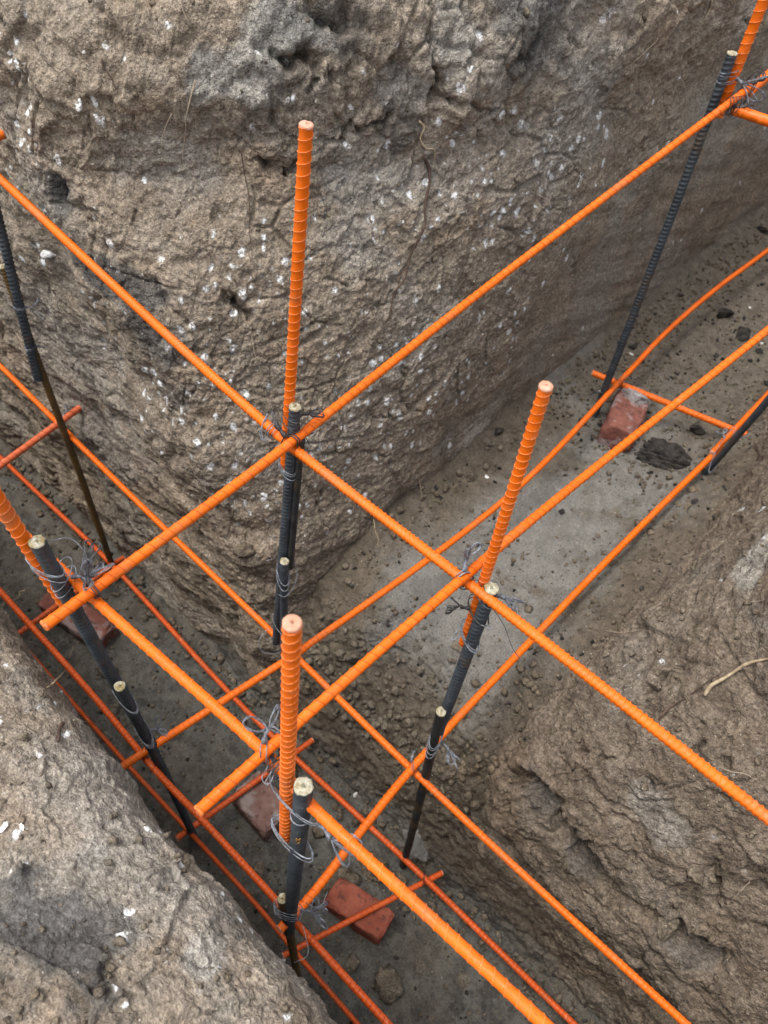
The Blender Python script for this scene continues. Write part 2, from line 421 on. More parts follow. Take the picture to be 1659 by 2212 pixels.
    St = [('dark', 700, 45, (.09, .09, .045), .6), ('dark', 1165, 60, (.06, .09, .07), .7), ('dark', 1075, 30, (.07, .07, .04), .7), ('dark', 560, 300, (.05, .05, .05), .4), ('dark', 865, 290, (.05, .05, .035), .6),  # first two paint the shade under the overhangs into the earth colour
          ('dark', 262, 610, (.13, .06, .035), .8), ('dark', 340, 735, (.06, .06, .04), .75), ('dark', 380, 850, (.05, .05, .03), .5), ('dark', 135, 418, (.03, .03, .03), .85), ('dark', 1270, 760, (.05, .05, .05), .4), ('dark', 960, 945, (.04, .05, .03), .35), ('dark', 640, 180, (.05, .05, .04), .4),  # smallest spot paints the pit's shade into the colour
          ('pale', 610, 55, (.07, .07, .05), .8), ('pale', 520, 175, (.08, .08, .035), .75), ('pale', 885, 195, (.05, .05, .03), .6), ('pale', 1000, 60, (.08, .08, .05), .45), ('pale', 800, 400, (.07, .07, .04), .4), ('pale', 300, 330, (.07, .07, .05), .35), ('pale', 740, 380, (.05, .05, .04), .45), ('pale', 1170, 20, (.05, .05, .03), .4), ('pale', 1290, 150, (.07, .07, .05), .4)]
    for g_ in range(26):
        r_ = np.random.RandomState(700 + g_); u0, v0 = r_.uniform(330, 1250), r_.uniform(330, 1300); a_ = r_.uniform(0, 3.14); n_ = [(u0, v0)]
        for _ in range(4): a_ += r_.normal() * .7; n_.append((n_[-1][0] + 16 * math.cos(a_), n_[-1][1] + 16 * math.sin(a_)))
        L.append((.007, .0018, n_))
    d, st = feats(P, d, L, St)
    o = sheet('trench_wall', P, d.reshape(P.shape[:2]), M_pillar, PFLIP); put_attr(o, st); return o
PFLIP = False
pillar = build_pillar()
print('pillar', time.time() - T0)

# --- the block of earth right of the upper trench
def build_block():
    prof = np.array([  # z, inset of long wall (y), inset of the short wall (x)
        (-.14, .00, .00), (-.07, .00, .00), (.05, .012, .00), (.14, .028, .0), (.175, .052, .0), (.20, .050, .0), (.235, .020, .0), (.30, .04, .0),
        (.36, .075, .015), (.45, .13, .05), (.55, .19, .09), (.65, .25, .13), (.75, .31, .175), (.83, .37, .23), (.88, .45, .31), (.905, .60, .45), (.92, .95, .8), (.92, 2.5, 2.2), (.92, 7, 7)])
    tt = np.concatenate([[0], np.cumsum(np.hypot(np.diff(prof[:, 0]), np.diff(prof[:, 1])))])
    t_ = seg((0, tt[-4], 420), (tt[-4], tt[-1], 24))
    zs = np.interp(t_, tt, prof[:, 0]); iy = np.interp(t_, tt, prof[:, 1]); ix = np.interp(t_, tt, prof[:, 2])
    nz = len(zs)
    r = .07 + .16 * sstep(.1, .7, zs)
    tB = 1 - seg((0, .5, 24), (.5, .88, 60), (.88, 1, 190))        # from far y to corner
    th = np.linspace(0, math.pi / 2, 150)[1:]
    tA = seg((0, .16, 330), (.16, .3, 30), (.3, 1, 20))[1:]
    P = np.zeros((len(tB) + len(th) + len(tA), nz, 3))
    for j in range(nz):
        x0 = .318 + ix[j]; y0 = .305 + iy[j]; R_ = r[j]
        b_ = np.stack([np.full(len(tB), x0), y0 + R_ + (8 - y0 - R_) * tB], 1)
        e = np.stack([x0 + R_ - R_ * np.cos(th), y0 + R_ - R_ * np.sin(th)], 1)
        a = np.stack([x0 + R_ + (7 - x0 - R_) * tA, np.full(len(tA), y0)], 1)
        P[:, j, :2] = np.concatenate([b_, e, a]); P[:, j, 2] = zs[j]
    # the upper trench narrows with distance
    P[..., 0] -= .055 * sstep(.8, 1.5, P[..., 1]) * sstep(.7, .4, P[..., 0])
    Q = P.reshape(-1, 3)
    d = soil_disp(Q, .9, .1, .8, .45)
    d = d + .008 * N2_.fbm(Q * np.array([9, 12, 11]), 3)
    sm = sstep(.55, .4, Q[:, 0]) * sstep(.75, 1.0, Q[:, 1]); 
    F1, F2, pl = N3_.worley((Q + .02 * N1_.perlin(Q * 8)[:, None]) * 7.5)
    d = d + .006 * pl * sstep(.2, .3, Q[:, 2])
    # dark crevice slanting across the long face
    cz = .20 + .05 * np.sin(Q[:, 0] * 7) + .025 * N1_.perlin(Q * 6)
    d = d - .022 * np.exp(-((Q[:, 2] - cz) / .018) ** 2) * sstep(.25, .5, Q[:, 0] + .2) * (Q[:, 1] < .6)
    d = np.clip(d, -.07, .05)
    d = np.where((Q[:, 2] < .34), np.minimum(d, .018), d)
    L = [(.06, .010, [(1150, 1700), (1183, 1736), (1206, 1792), (1246, 1846), (1272, 1872), (1300, 1905)]), (.055, .010, [(1030, 1546), (1060, 1586), (1055, 1640), (1080, 1660), (1140, 1692), (1183, 1736), (1206, 1792), (1246, 1846), (1272, 1872), (1293, 1899), (1332, 1946), (1390, 1976), (1456, 2022), (1500, 2059), (1550, 2089)]),
         (.03, .005, [(1579, 1307), (1572, 1320), (1536, 1347)]), (.035, .005, [(1453, 1440), (1416, 1454), (1406, 1474), (1386, 1480)]), (.03, .005, [(1543, 1800), (1546, 1840), (1540, 1880), (1542, 1925), (1548, 1965)]),
         (.03, .006, [(1470, 2020), (1450, 1975), (1490, 1955)]), (.02, .004, [(1380, 1680), (1400, 1700), (1450, 1710), (1500, 1690)]), (.02, .003, [(1500, 1560), (1515, 1590), (1505, 1625)]), (.025, .006, [(930, 1850), (1010, 1930), (1100, 2010), (1200, 2090)]),
         (.02, .004, [(1130, 2010), (1190, 2060), (1260, 2120)]), (.02, .003, [(1570, 1985), (1600, 2010), (1659, 2030)]), (.02, .003, [(1250, 1620), (1290, 1640), (1330, 1632)])]
    St = [('dark', 1150, 1700, (.05, .05, .03), .5), ('dark', 1260, 1870, (.05, .05, .025), .55), ('dark', 1480, 2045, (.06, .05, .02), .45), ('dark', 1050, 1580, (.03, .03, .03), .4), ('pale', 1640, 1190, (.05, .08, .05), .5), ('pale', 1420, 1750, (.06, .06, .04), .35), ('dark', 1655, 1320, (.03, .03, .03), .5)]  # dark spots on the crevice: part humus, part recess shade put into colour
    d, st = feats(P, d, L, St)
    o = sheet('trench_wall', P, d.reshape(P.shape[:2]), M_block, BFLIP); put_attr(o, st); return o
BFLIP = False
block = build_block()
print('block', time.time() - T0)

# --- the ground the photographer stands on, broken off at the trench edge
def build_near():
    prof = np.array([(-.048, -.14), (-.045, .1), (-.045, .5), (-.047, .68), (-.052, .735), (-.064, .765), (-.090, .787), (-.13, .81), (-.25, .855), (-.45, .88), (-1.0, .89), (-3, .9), (-7, .9)])
    tt = np.concatenate([[0], np.cumsum(np.hypot(np.diff(prof[:, 0]), np.diff(prof[:, 1])))])
    t_ = seg((0, .5, 40), (.5, tt[8], 380), (tt[8], tt[9], 60), (tt[9], tt[-1], 30))
    ys = np.interp(t_, tt, prof[:, 0]); zs = np.interp(t_, tt, prof[:, 1])
    kk = np.array([.25, .5, .25])
    for _ in range(12):
        ys[1:-1] = np.convolve(ys, kk, 'same')[1:-1]; zs[1:-1] = np.convolve(zs, kk, 'same')[1:-1]
    xs = seg((-7, -1.5, 16), (-1.5, -.35, 50), (-.35, .75, 520), (.75, 2, 40), (2, 7, 14))
    P = np.zeros((len(xs), len(ys), 3)); P[..., 0] = xs[:, None]; P[..., 1] = ys[None]; P[..., 2] = zs[None]
    Q = P.reshape(-1, 3)
    xe = np.stack([xs, xs * 0, xs * 0], 1)
    P[..., 1] -= (.003 + .016 * sstep(-.12, .12, xs) + .008 * N1_.perlin(xe * 9 + 4) + .008 * N2_.fbm(xe * 24 + 2, 4, .6))[:, None]; P[..., 2] += (.008 * N3_.perlin(xe * 7 + 1))[:, None] * sstep(.6, .7, P[..., 2]); Q = P.reshape(-1, 3)
    d = soil_disp(Q, .48, 0, .28, .6)
    F1, F2, pl = N3_.worley(Q * 170)
    d = d + .0012 * pl * sstep(-.3, .3, N2_.perlin(Q * 20))
    d = d * (.55 + .45 * sstep(-.07, -.10, Q[:, 1])) 
    d = np.clip(d, -.03, .03)
    d = np.where(Q[:, 1] > -.075, np.clip(d, -.014, .010), d)
    L = [(.012, .0025, [(247, 2056), (232, 2080), (220, 2102), (217, 2126)]), (.012, .003, [(0, 1870), (40, 1885), (75, 1878)]), (.010, .002, [(300, 1940), (310, 1930), (325, 1925)]), (.012, .003, [(0, 2165), (50, 2160), (90, 2170)]), (.012, .003, [(190, 2148), (225, 2156), (260, 2175)]),
         (.008, .0025, [(460, 2130), (475, 2150), (500, 2180)]), (.008, .003, [(100, 1745), (90, 1690), (105, 1650)])]
    St = [('dark', 120, 2030, (.07, .045, .03), .9), ('dark', 30, 1990, (.03, .025, .02), .7), ('dark', 230, 2010, (.04, .025, .02), .75), ('dark', 40, 2150, (.03, .02, .02), .5), ('dark', 370, 1920, (.02, .015, .02), .35), ('dark', 480, 2010, (.02, .02, .02), .45), ('pale', 425, 2080, (.02, .03, .02), .7), ('pale', 60, 1500, (.04, .03, .02), .3), ('pale', 200, 1850, (.02, .02, .02), .4)]
    d, st = feats(P, d, L, St)
    o = sheet('ground', P, d.reshape(P.shape[:2]), M_near, NFLIP); put_attr(o, st); return o
NFLIP = False
near = build_near()

def build_floor():
    # one bed: lower trench at -0.07, a broken bank up to the upper trench at 0.33
    prof = np.array([(-.12, -.07), (.265, -.07), (.29, -.055), (.31, .01), (.33, .09), (.362, .18), (.41, .25), (.475, .295), (.57, .32), (.9, .33), (8, .33)])
    tt = np.concatenate([[0], np.cumsum(np.hypot(np.diff(prof[:, 0]), np.diff(prof[:, 1])))])
    t_ = seg((0, tt[8], 330), (tt[8], tt[8] + 1.3, 330), (tt[8] + 1.3, tt[8] + 2.6, 120), (tt[8] + 2.6, tt[-1], 40))
    ys = np.interp(t_, tt, prof[:, 0]); zs = np.interp(t_, tt, prof[:, 1]); kk = np.array([.25, .5, .25])
    for _ in range(14):
        ys[1:-1] = np.convolve(ys, kk, 'same')[1:-1]; zs[1:-1] = np.convolve(zs, kk, 'same')[1:-1]
    xs = seg((-.30, .60, 320))
    P = np.zeros((len(xs), len(ys), 3)); P[..., 0] = xs[:, None]; P[..., 1] = ys[None]; P[..., 2] = zs[None]
    # scoop: bank stands further back in the middle, banked against the right block
    g = (P[..., 0] - .10)
    bank = sstep(.28, .36, P[..., 1]) * sstep(.9, .5, P[..., 1])
    P[..., 2] += sstep(.19, .36, P[..., 0]) * .10 * sstep(.40, .6, P[..., 1]) + sstep(-.03, -.13, P[..., 0]) * .03 * sstep(.42, .6, P[..., 1])
    P[..., 1] += (.035 * sstep(-.02, .08, P[..., 0]) - .030 * sstep(.12, .28, P[..., 0])) * sstep(.31, .40, P[..., 1]) * sstep(1.2, .6, P[..., 1])
    Q = P.reshape(-1, 3)
    sl = sstep(.27, .31, Q[:, 1]) * sstep(.55, .42, Q[:, 1])
    d = soil_disp(Q, .25 + .95 * sl, 0, .18 + .7 * sl, .25 * sl); wb_ = np.stack([N1_.perlin(Q * 18), N2_.perlin(Q * 18), N3_.perlin(Q * 18)], 1); F1_, F2_, p_ = N3_.worley((Q + .02 * wb_) * 26); d = d + sl * .007 * p_ * np.clip(.3 + N1_.perlin(Q * 6), 0, 1)
    d = d + .0035 * N3_.fbm(Q * 11, 3) * sstep(.3, .5, Q[:, 1]); pat = .25 + sstep(.0, .35, N2_.fbm(Q * 4 + 3, 3)) + .9 * sstep(1.05, 1.3, Q[:, 1]) + .6 * sstep(.08, -.02, Q[:, 0]) + .8 * sstep(.27, .36, Q[:, 0])
    F1, F2, pl = N1_.worley(Q * 60)
    d = d + .004 * np.clip(pat, 0, 1) * np.clip(.6 - F1, 0, 1) + .003 * np.clip(pat, 0, 1) * N3_.fbm(Q * 25, 3)
    d = np.clip(d, -.03, .03)
    return sheet('trench_floor', P, d.reshape(P.shape[:2]), M_floor, FFLIP)
FFLIP = False
floorB = build_floor()
def build_floorA():
    xs = seg((-7, -1.4, 20), (-1.4, -.9, 60), (-.9, .95, 560), (.95, 7, 24)); ys = seg((-.10, .34, 150))
    P = np.zeros((len(xs), len(ys), 3)); P[..., 0] = xs[:, None]; P[..., 1] = ys[None]; P[..., 2] = -.066
    P[..., 2] += .02 * sstep(.24, .31, P[..., 1])
    Q = P.reshape(-1, 3)
    d = soil_disp(Q, .45, 0, .25, .2)
    F1, F2, pl = N2_.worley(Q * 45)
    d = d + .006 * sstep(-.1, .3, N3_.perlin(Q * 6)) * np.clip(.6 - F1, 0, 1)
    return sheet('trench_floor', P, np.clip(d, -.02, .02).reshape(P.shape[:2]), M_floor)
floorA = build_floorA()
print('terrain', time.time() - T0)
# orientation check: make every sheet's normals face the open side (only matters for displacement sign)

Vt, Ft = triquads(SHEETS)
bvh = BVHTree.FromPolygons([tuple(v) for v in Vt.tolist()], Ft.tolist(), all_triangles=False)
print('bvh', time.time() - T0)
def hit(u, v):
    d = ray(u, v); l, n, i, t = bvh.ray_cast(Vector(CAMP), Vector(d))
    if l is None: return None, None
    if n.dot(Vector(d)) > 0: n = -n
    return np.array(l), np.array(n)

# ------------------------------------------------------------------ object materials
def orange_mat(name, base, dustcol=(.55, .30, .16), rough=.42, dust=.25):
    m, nt, b = newmat(name); k = NB(nt)
    c = k.mix(k.mr(k.noise(30, 4, .6), .35, .65), tuple(np.array(base) * .86), base)
    c = k.mix(k.math('MULTIPLY', k.mr(k.noise(90, 5, .7), .56, .72), dust), c, dustcol)
    md = k.math('MULTIPLY', k.mr(k.noise(16, 6, .72), .53, .70), .42); c = k.mix(md, c, (.30, .14, .065))
    sc = k.math('MULTIPLY', k.mr(k.noise(240, 3, .7), .62, .70), .55); c = k.mix(sc, c, (.16, .05, .02))
    k.lk(c, b.inputs['Base Color'])
    k.lk(k.mr(k.noise(60, 4, .6), .3, .7, rough - .08, rough + .18), b.inputs['Roughness'])
    b.inputs['Specular IOR Level'].default_value = .28
    k.lk(k.bump(k.noise(260, 4, .6), .3, .0012), b.inputs['Normal'])
    return m
M_or = orange_mat('orange_coating', (.74, .132, .003))
M_or2 = orange_mat('red_orange_coating', (.60, .088, .010), dust=.5)
M_orp = orange_mat('faded_orange_coating', (.58, .125, .045), (.5, .33, .22), .5, .6)
M_wind = orange_mat('orange_thread', (.78, .20, .04), (.6, .36, .2), .5, .5)
M_windp = orange_mat('pale_orange_thread', (.76, .20, .05), (.6, .34, .2), .5, .5)
M_windm = orange_mat('deep_orange_thread', (.50, .080, .006), (.3, .15, .08), .5, .3)
M_windd = orange_mat('dull_orange_thread', (.30, .042, .008), (.2, .08, .04), .55, .3)
def plain(name, c1, c2, sc=80, rough=.7, bumpd=.001, spec=.3, metal=0):
    m, nt, b = newmat(name); k = NB(nt)
    n = k.noise(sc, 5, .65); k.lk(k.mix(k.mr(n, .35, .65), c1, c2), b.inputs['Base Color'])
    b.inputs['Roughness'].default_value = rough; b.inputs['Specular IOR Level'].default_value = spec; b.inputs['Metallic'].default_value = metal
    k.lk(k.bump(k.noise(sc * 4, 4, .6), .6, bumpd), b.inputs['Normal'])
    return m
M_cutp = plain('peach_cut_resin', (.46, .21, .125), (.60, .34, .24), 60, .6, .0012)
M_cuty = plain('pale_yellow_fibre_end', (.24, .18, .07), (.48, .46, .36), 170, .7, .003)
def dark_mat(name, base, rust, amt, lo=.52, hi=.66):
    m, nt, b = newmat(name); k = NB(nt)
    c = k.mix(k.mr(k.noise(40, 5, .6), .3, .7), tuple(np.array(base) * .7), tuple(np.array(base) * 1.25))
    r = k.math('MULTIPLY', k.mr(k.noise(11, 5, .7), lo, hi), amt); c = k.mix(r, c, rust)
    d = k.math('MULTIPLY', k.mr(k.noise(70, 5, .7), .55, .75), .22); c = k.mix(d, c, (.22, .20, .17))
    k.lk(c, b.inputs['Base Color']); k.lk(k.mr(k.noise(50, 3, .6), .3, .7, .38, .62), b.inputs['Roughness'])
    b.inputs['Specular IOR Level'].default_value = .45
    k.lk(k.bump(k.noise(300, 4, .6), .3, .001), b.inputs['Normal'])
    return m
M_dk = dark_mat('blue_black_bar', (.037, .045, .052), (.12, .065, .02), .45)
M_dkb = dark_mat('ochre_stained_black_bar', (.020, .021, .020), (.11, .065, .02), .6, .50, .64)
M_rust = dark_mat('rusty_brown_bar', (.055, .036, .015), (.125, .07, .02), .8, .4, .55)
M_wire = plain('grey_steel_wire', (.075, .08, .09), (.24, .255, .28), 200, .4, .0002, .5, .3)
M_wired = plain('dark_annealed_wire', (.025, .023, .023), (.075, .07, .07), 200, .45, .0002, .5, .3)

# ------------------------------------------------------------------ swept tubes
def frames(pts):
    pts = np.asarray(pts, float); t = np.gradient(pts, axis=0); t /= np.linalg.norm(t, axis=1)[:, None] + 1e-12
    a = np.array([0, 0, 1.]) if abs(t[0][2]) < .9 else np.array([1., 0, 0])
    n = np.zeros_like(t); n[0] = a - t[0] * (a @ t[0]); n[0] /= np.linalg.norm(n[0])
    for i in range(1, len(t)):
        v = n[i - 1] - t[i] * (n[i - 1] @ t[i]); n[i] = v / (np.linalg.norm(v) + 1e-12)
    return t, n, np.cross(t, n)
def tube(pts, rad, seg_=8, cap=True):
    pts = np.asarray(pts, float); t, n, b = frames(pts)
    th = np.linspace(0, 2 * math.pi, seg_, endpoint=False)
    rad = np.broadcast_to(np.asarray(rad, float), (len(pts),)) if np.ndim(rad) < 2 else rad
    rr = rad[:, None] if rad.ndim == 1 else rad
    V = pts[:, None] + rr[..., None] * (np.cos(th)[None, :, None] * n[:, None] + np.sin(th)[None, :, None] * b[:, None])
    F = grid_faces(len(pts), seg_, True); V = V.reshape(-1, 3)
    if cap:
        k = len(V); V = np.concatenate([V, pts[:1], pts[-1:]])
        i = np.arange(seg_); j = (i + 1) % seg_; e = (len(pts) - 1) * seg_
        F = np.concatenate([F, np.stack([i, j, np.full(seg_, k), np.full(seg_, k)], 1)[:, :4], np.stack([e + j, e + i, np.full(seg_, k + 1), np.full(seg_, k + 1)], 1)])
    return V, F
def fix_mesh(V, F, name):
    """mesh with quads, degenerate quads (c==d) as triangles"""
    F = np.asarray(F); deg = F[:, 2] == F[:, 3]
    q = F[~deg]; t = F[deg][:, :3]
    me = bpy.data.meshes.new(name); V = np.asarray(V, np.float32)
    loops = np.concatenate([q.ravel(), t.ravel()]).astype(np.int32)
    st = np.concatenate([np.arange(len(q)) * 4, len(q) * 4 + np.arange(len(t)) * 3]).astype(np.int32)
    tot = np.concatenate([np.full(len(q), 4), np.full(len(t), 3)]).astype(np.int32)
    me.vertices.add(len(V)); me.vertices.foreach_set('co', V.ravel())
    me.loops.add(len(loops)); me.loops.foreach_set('vertex_index', loops)
    me.polygons.add(len(st)); me.polygons.foreach_set('loop_start', st); me.polygons.foreach_set('loop_total', tot)
    me.polygons.foreach_set('use_smooth', np.ones(len(st), dtype=bool)); me.update(calc_edges=True); me.validate()
    return me
def smooth_path(pts, step):
    """Catmull-Rom through pts, resampled at about step"""
    P = np.asarray(pts, float)
    if len(P) == 2:
        n = max(2, int(np.linalg.norm(P[1] - P[0]) / step)); return P[0] + (P[1] - P[0]) * np.linspace(0, 1, n + 1)[:, None]
    E_ = np.concatenate([[2 * P[0] - P[1]], P, [2 * P[-1] - P[-2]]]); out = []
    for i in range(len(P) - 1):
        p0, p1, p2, p3 = E_[i:i + 4]; n = max(2, int(np.linalg.norm(p2 - p1) / step)); t = np.linspace(0, 1, n, endpoint=False)[:, None]
        out.append(.5 * ((2 * p1) + (-p0 + p2) * t + (2 * p0 - 5 * p1 + 4 * p2 - p3) * t ** 2 + (-p0 + 3 * p1 - 3 * p2 + p3) * t ** 3))
    out.append(P[-1:]); return np.concatenate(out)
rng = np.random.RandomState(5)
def arclen(P): return np.concatenate([[0], np.cumsum(np.linalg.norm(np.diff(P, axis=0), axis=1))])

BARS = {}
def bar(key, name, label, pts, dia, style, mat, group, wind=None, cut=None, ends=(True, True), cutlabel=None, cat='rebar'):
    """style: 'wound' = smooth rod with one raised helical thread; 'ribbed' = crescent ribs"""
    pts = [np.asarray(p, float) for p in pts]; org = pts[0].copy()
    r = dia / 2
    if style == 'wound':
        pitch = dia * (.86 if key[0] == 'V' else 1.05); P = smooth_path(pts, pitch / 6)
    elif style == 'fine':
        pitch = dia * .72; P = smooth_path(pts, pitch / 4.5)
    else:
        pitch = dia * .50; P = smooth_path(pts, pitch / 5)
    s = arclen(P)
    # hand-made straightness: a trace of waviness
    L = s[-1]; t, n, b = frames(P)
    ph = rng.rand(4) * 6.28
    P = P + (.0011 * np.sin(s / .19 + ph[0]))[:, None] * n + (.0009 * np.sin(s / .13 + ph[1]))[:, None] * b
    root = empty(name, org, label, cat, group)
    sg = 18; th = np.linspace(0, 2 * math.pi, sg, endpoint=False)
    if style == 'wound':
        k = s[:, None] / pitch * 2 * math.pi
        rr = r * (.95 + .09 * np.clip(np.cos(th[None] - k), 0, 1) ** 6 + .012 * np.sin(s / .011)[:, None])
    elif style == 'fine':
        k = s[:, None] / pitch * 2 * math.pi
        rr = r * (.95 + .15 * np.clip(np.cos(th[None] - k), 0, 1) ** 4)
    else:
        side = np.abs(np.sin(th))[None]; k1 = s[:, None] / pitch * 2 * math.pi
        sgn = np.sign(np.sin(th))[None]
        rr = r * (.89 + .25 * side ** .7 * np.clip(np.cos(k1 + 1.3 * np.cos(th)[None] * sgn + (sgn > 0) * 1.5), 0, 1) ** 2.2)
        rr = np.where(side < .18, r * 1.06, rr)
    V, F = tube(P - org, rr, sg)
    link('rod', fix_mesh(V, F, 'rod'), mat, root)
    if wind is not None:
        n_t = int(L / pitch * 12); sv = np.linspace(0, L, n_t)
        Px = np.stack([np.interp(sv, s, P[:, q]) for q in range(3)], 1)
        tx, nx, bx = frames(P); nx = np.stack([np.interp(sv, s, nx[:, q]) for q in range(3)], 1); bx = np.stack([np.interp(sv, s, bx[:, q]) for q in range(3)], 1)
        k = sv / pitch * 2 * math.pi + .35 * np.sin(sv / .031 + ph[2]) + .2 * np.sin(sv / .013)
        H = Px + r * 1.02 * (np.cos(k)[:, None] * nx + np.sin(k)[:, None] * bx) - org
        V, F = tube(H, r * (.075 if key[0] == 'V' else .09), 5); link('winding', fix_mesh(V, F, 'winding'), wind, root)
    if cut is not None:
        for e, on in enumerate(ends):
            if not on: continue
            p = P[0] if e == 0 else P[-1]; tt_ = (P[0] - P[1]) if e == 0 else (P[-1] - P[-2]); tt_ /= np.linalg.norm(tt_)
            a = np.cross(tt_, [0.3, .5, .8]); a /= np.linalg.norm(a); b2 = np.cross(tt_, a)
            m_ = 22; ang = np.linspace(0, 2 * math.pi, m_, endpoint=False)
            rough = .07 if cut is M_cutp else .14
            ro = r * (1.01 + rough * (rng.rand(m_) - .35))
            rings = []
            for q, (f_, h_) in enumerate(((1.0, -.0012), (1.0, .0004), (.86, .0010), (.45, .0012), (.15, .0011))):
                hh = h_ + (rough * .010 * (rng.rand(m_) - .5) if q > 0 else 0)
                rings.append(p - org + (f_ * ro)[:, None] * (np.cos(ang)[:, None] * a + np.sin(ang)[:, None] * b2) + (np.ones(m_) * hh)[:, None] * tt_)
            V = np.concatenate(rings + [(p - org + tt_ * .0009)[None]]); F = grid_faces(5, m_, True)
            i = np.arange(m_); F = np.concatenate([F, np.stack([4 * m_ + i, 4 * m_ + (i + 1) % m_, np.full(m_, 5 * m_), np.full(m_, 5 * m_)], 1)])
            o = link('cut_end', fix_mesh(V, F, 'cut_end'), cut, root)
    BARS[key] = P
    return root

ZT, ZR, ZM, ZN = .868, .881, .396, .407
G_top = 'orange bars of the top layer'; G_mid = 'orange bars of the middle layer'; G_bot = 'orange bars of the bottom layer'
G_up = 'orange upright bars'; G_dk = 'dark upright bars'
def ext(a, b, k):   # extend a->b beyond b
    a = np.asarray(a); b = np.asarray(b); return b + (b - a) / np.linalg.norm(b - a) * k
# --- top layer
t1 = [ay(0, 385, .295), ay(300, 668, .283), az(600, 938, ZT), az(640, 970, ZT), az(1000, 1250, ZT), az(1659, 1770, ZT)]
t1 = [ext(t1[1], t1[0], .5)] + t1 + [ext(t1[-2], t1[-1], .4)]
bar('T1', 'orange_rebar', "long upper orange bar crossing from the upper left edge to the lower right edge", t1, .0115, 'ribbed', M_or, G_top)
t2 = [az(205, 1293, ZT), az(560, 1612, ZT), az(690, 1757, ZT), az(1170, 2212, ZT)]
t2 = [ext(t2[1], t2[0], .40)] + t2 + [ext(t2[-2], t2[-1], .4)]
bar('T2', 'orange_rebar', 'thick orange bar with pale windings nearest the camera, running out at the bottom edge', t2, .0104, 'wound', M_or, G_top, M_wind)
r1 = [az(96, 1352, ZR), az(630, 955, ZR), ay(1100, 582, .70), ay(1570, 229, 1.125), ay(1624, 190, 1.20)]
bar('R1', 'orange_rebar', "long orange bar rising from the left corner joint to the upper right corner", r1, .0114, 'wound', M_or, G_top, M_windm, M_windp, (True, True))
r1b = [ay(1612, 206, 1.205), ay(1659, 165, 1.30)]; r1b.append(ext(r1b[0], r1b[1], .5))
bar('R1b', 'orange_rebar', 'short orange bar spliced on at the upper right corner, leaving the photo at right', r1b, .0150, 'wound', M_or, G_top, M_or, M_cutp, (True, False))
r2 = [az(428, 1750, ZR), az(1000, 1252, ZR), ay(1340, 965, .585), ay(1659, 712, .86)]
r2.append(ext(r2[-2], r2[-1], .5))
bar('R2', 'orange_rebar', "thick orange bar rising to the right edge, passing right behind the nearest upright", r2, .0103, 'wound', M_or, G_top, M_windm, M_windp, (True, False))
tx = [ay(1583, 236, 1.15), ay(1659, 262, 1.155)]; tx.append(ext(tx[0], tx[1], .35))
bar('TX', 'orange_rebar', 'orange crossbar leaving the photo at right just under the upper right joint', tx, .0155, 'ribbed', M_or, G_top)
r0e = ay(8, 291, .35)
bar('R0', 'orange_rebar', 'stub of an orange bar entering at the left edge, high on the photo', [r0e + np.array([0, -.40, -.01]), r0e], .0135, 'wound', M_or, G_top, M_or, M_cutp, (False, True))
# --- middle layer
m1 = [az(0, 790, ZM), az(130, 920, ZM), az(590, 1370, ZM), az(660, 1440, ZM), az(890, 1662, ZM), az(1480, 2212, ZM)]
m1 = [ext(m1[1], m1[0], .4)] + m1 + [ext(m1[-2], m1[-1], .4)]
bar('M1', 'orange_rebar', "thin orange bar passing the foot of the tall earth corner down to the bottom edge", m1, .0106, 'fine', M_or, G_mid, M_windm)
m2 = [az(0, 1275, ZM), az(183, 1483, ZM), az(327, 1656, ZM), az(433, 1768, ZM), az(553, 1896, ZM), az(650, 2003, ZM), az(840, 2212, ZM)]
m2 = [ext(m2[1], m2[0], .4)] + m2 + [ext(m2[-2], m2[-1], .4)]
bar('M2', 'orange_rebar', "reddish orange bar next to the pale edge of the near ground, not the deepest", m2, .0098, 'fine', M_or2, G_mid, M_windd)
n2 = [az(260, 1661, ZN), az(600, 1437, ZN), az(660, 1396, ZN), az(1100, 1072, ZN), az(1340, 822, ZN), az(1439, 718, ZN), az(1545, 626, ZN), az(1659, 540, ZN)]
n2.append(ext(n2[-2], n2[-1], .8))
bar('N2', 'orange_rebar', "low orange bar over the sand, the one closer to the tall earth corner", n2, .0118, 'fine', M_or, G_mid, M_windm, M_cutp, (True, False))
n3 = [az(603, 2008, ZN), az(680, 1925, ZN), az(890, 1662, ZN), az(1140, 1390, ZN), az(1300, 1222, ZN), az(1560, 965, ZN)]
bar('N3', 'orange_rebar', "low orange bar over the sand, the one closer to the right earth face", n3, .0122, 'fine', M_or, G_mid, M_windm, M_cutp, (True, True))
n3b = [az(1538, 978, ZN + .011), az(1659, 850, ZN + .011)]; n3b.append(ext(n3b[0], n3b[1], .9))
bar('N3b', 'orange_rebar', 'orange bar spliced alongside the leaning dark upright at the right edge', n3b, .0115, 'fine', M_or, G_mid, M_windm, M_cutp, (True, False))
n1 = [az(0, 1006, ZN), az(198, 862, ZN)]; n1 = [ext(n1[1], n1[0], .2)] + n1
bar('N1', 'orange_rebar', "faded pinkish crossbar at the left edge, its free end before the trench wall", n1, .0130, 'wound', M_orp, G_mid, M_windd, M_cutp, (False, True))
pr = [az(1280, 806, ZM - .004), az(1648, 953, ZM - .004)]
bar('PR', 'orange_rebar', 'short orange crossbar lying over the broken brick in the upper trench', pr, .0135, 'fine', M_or, G_mid, M_windm, M_cutp)
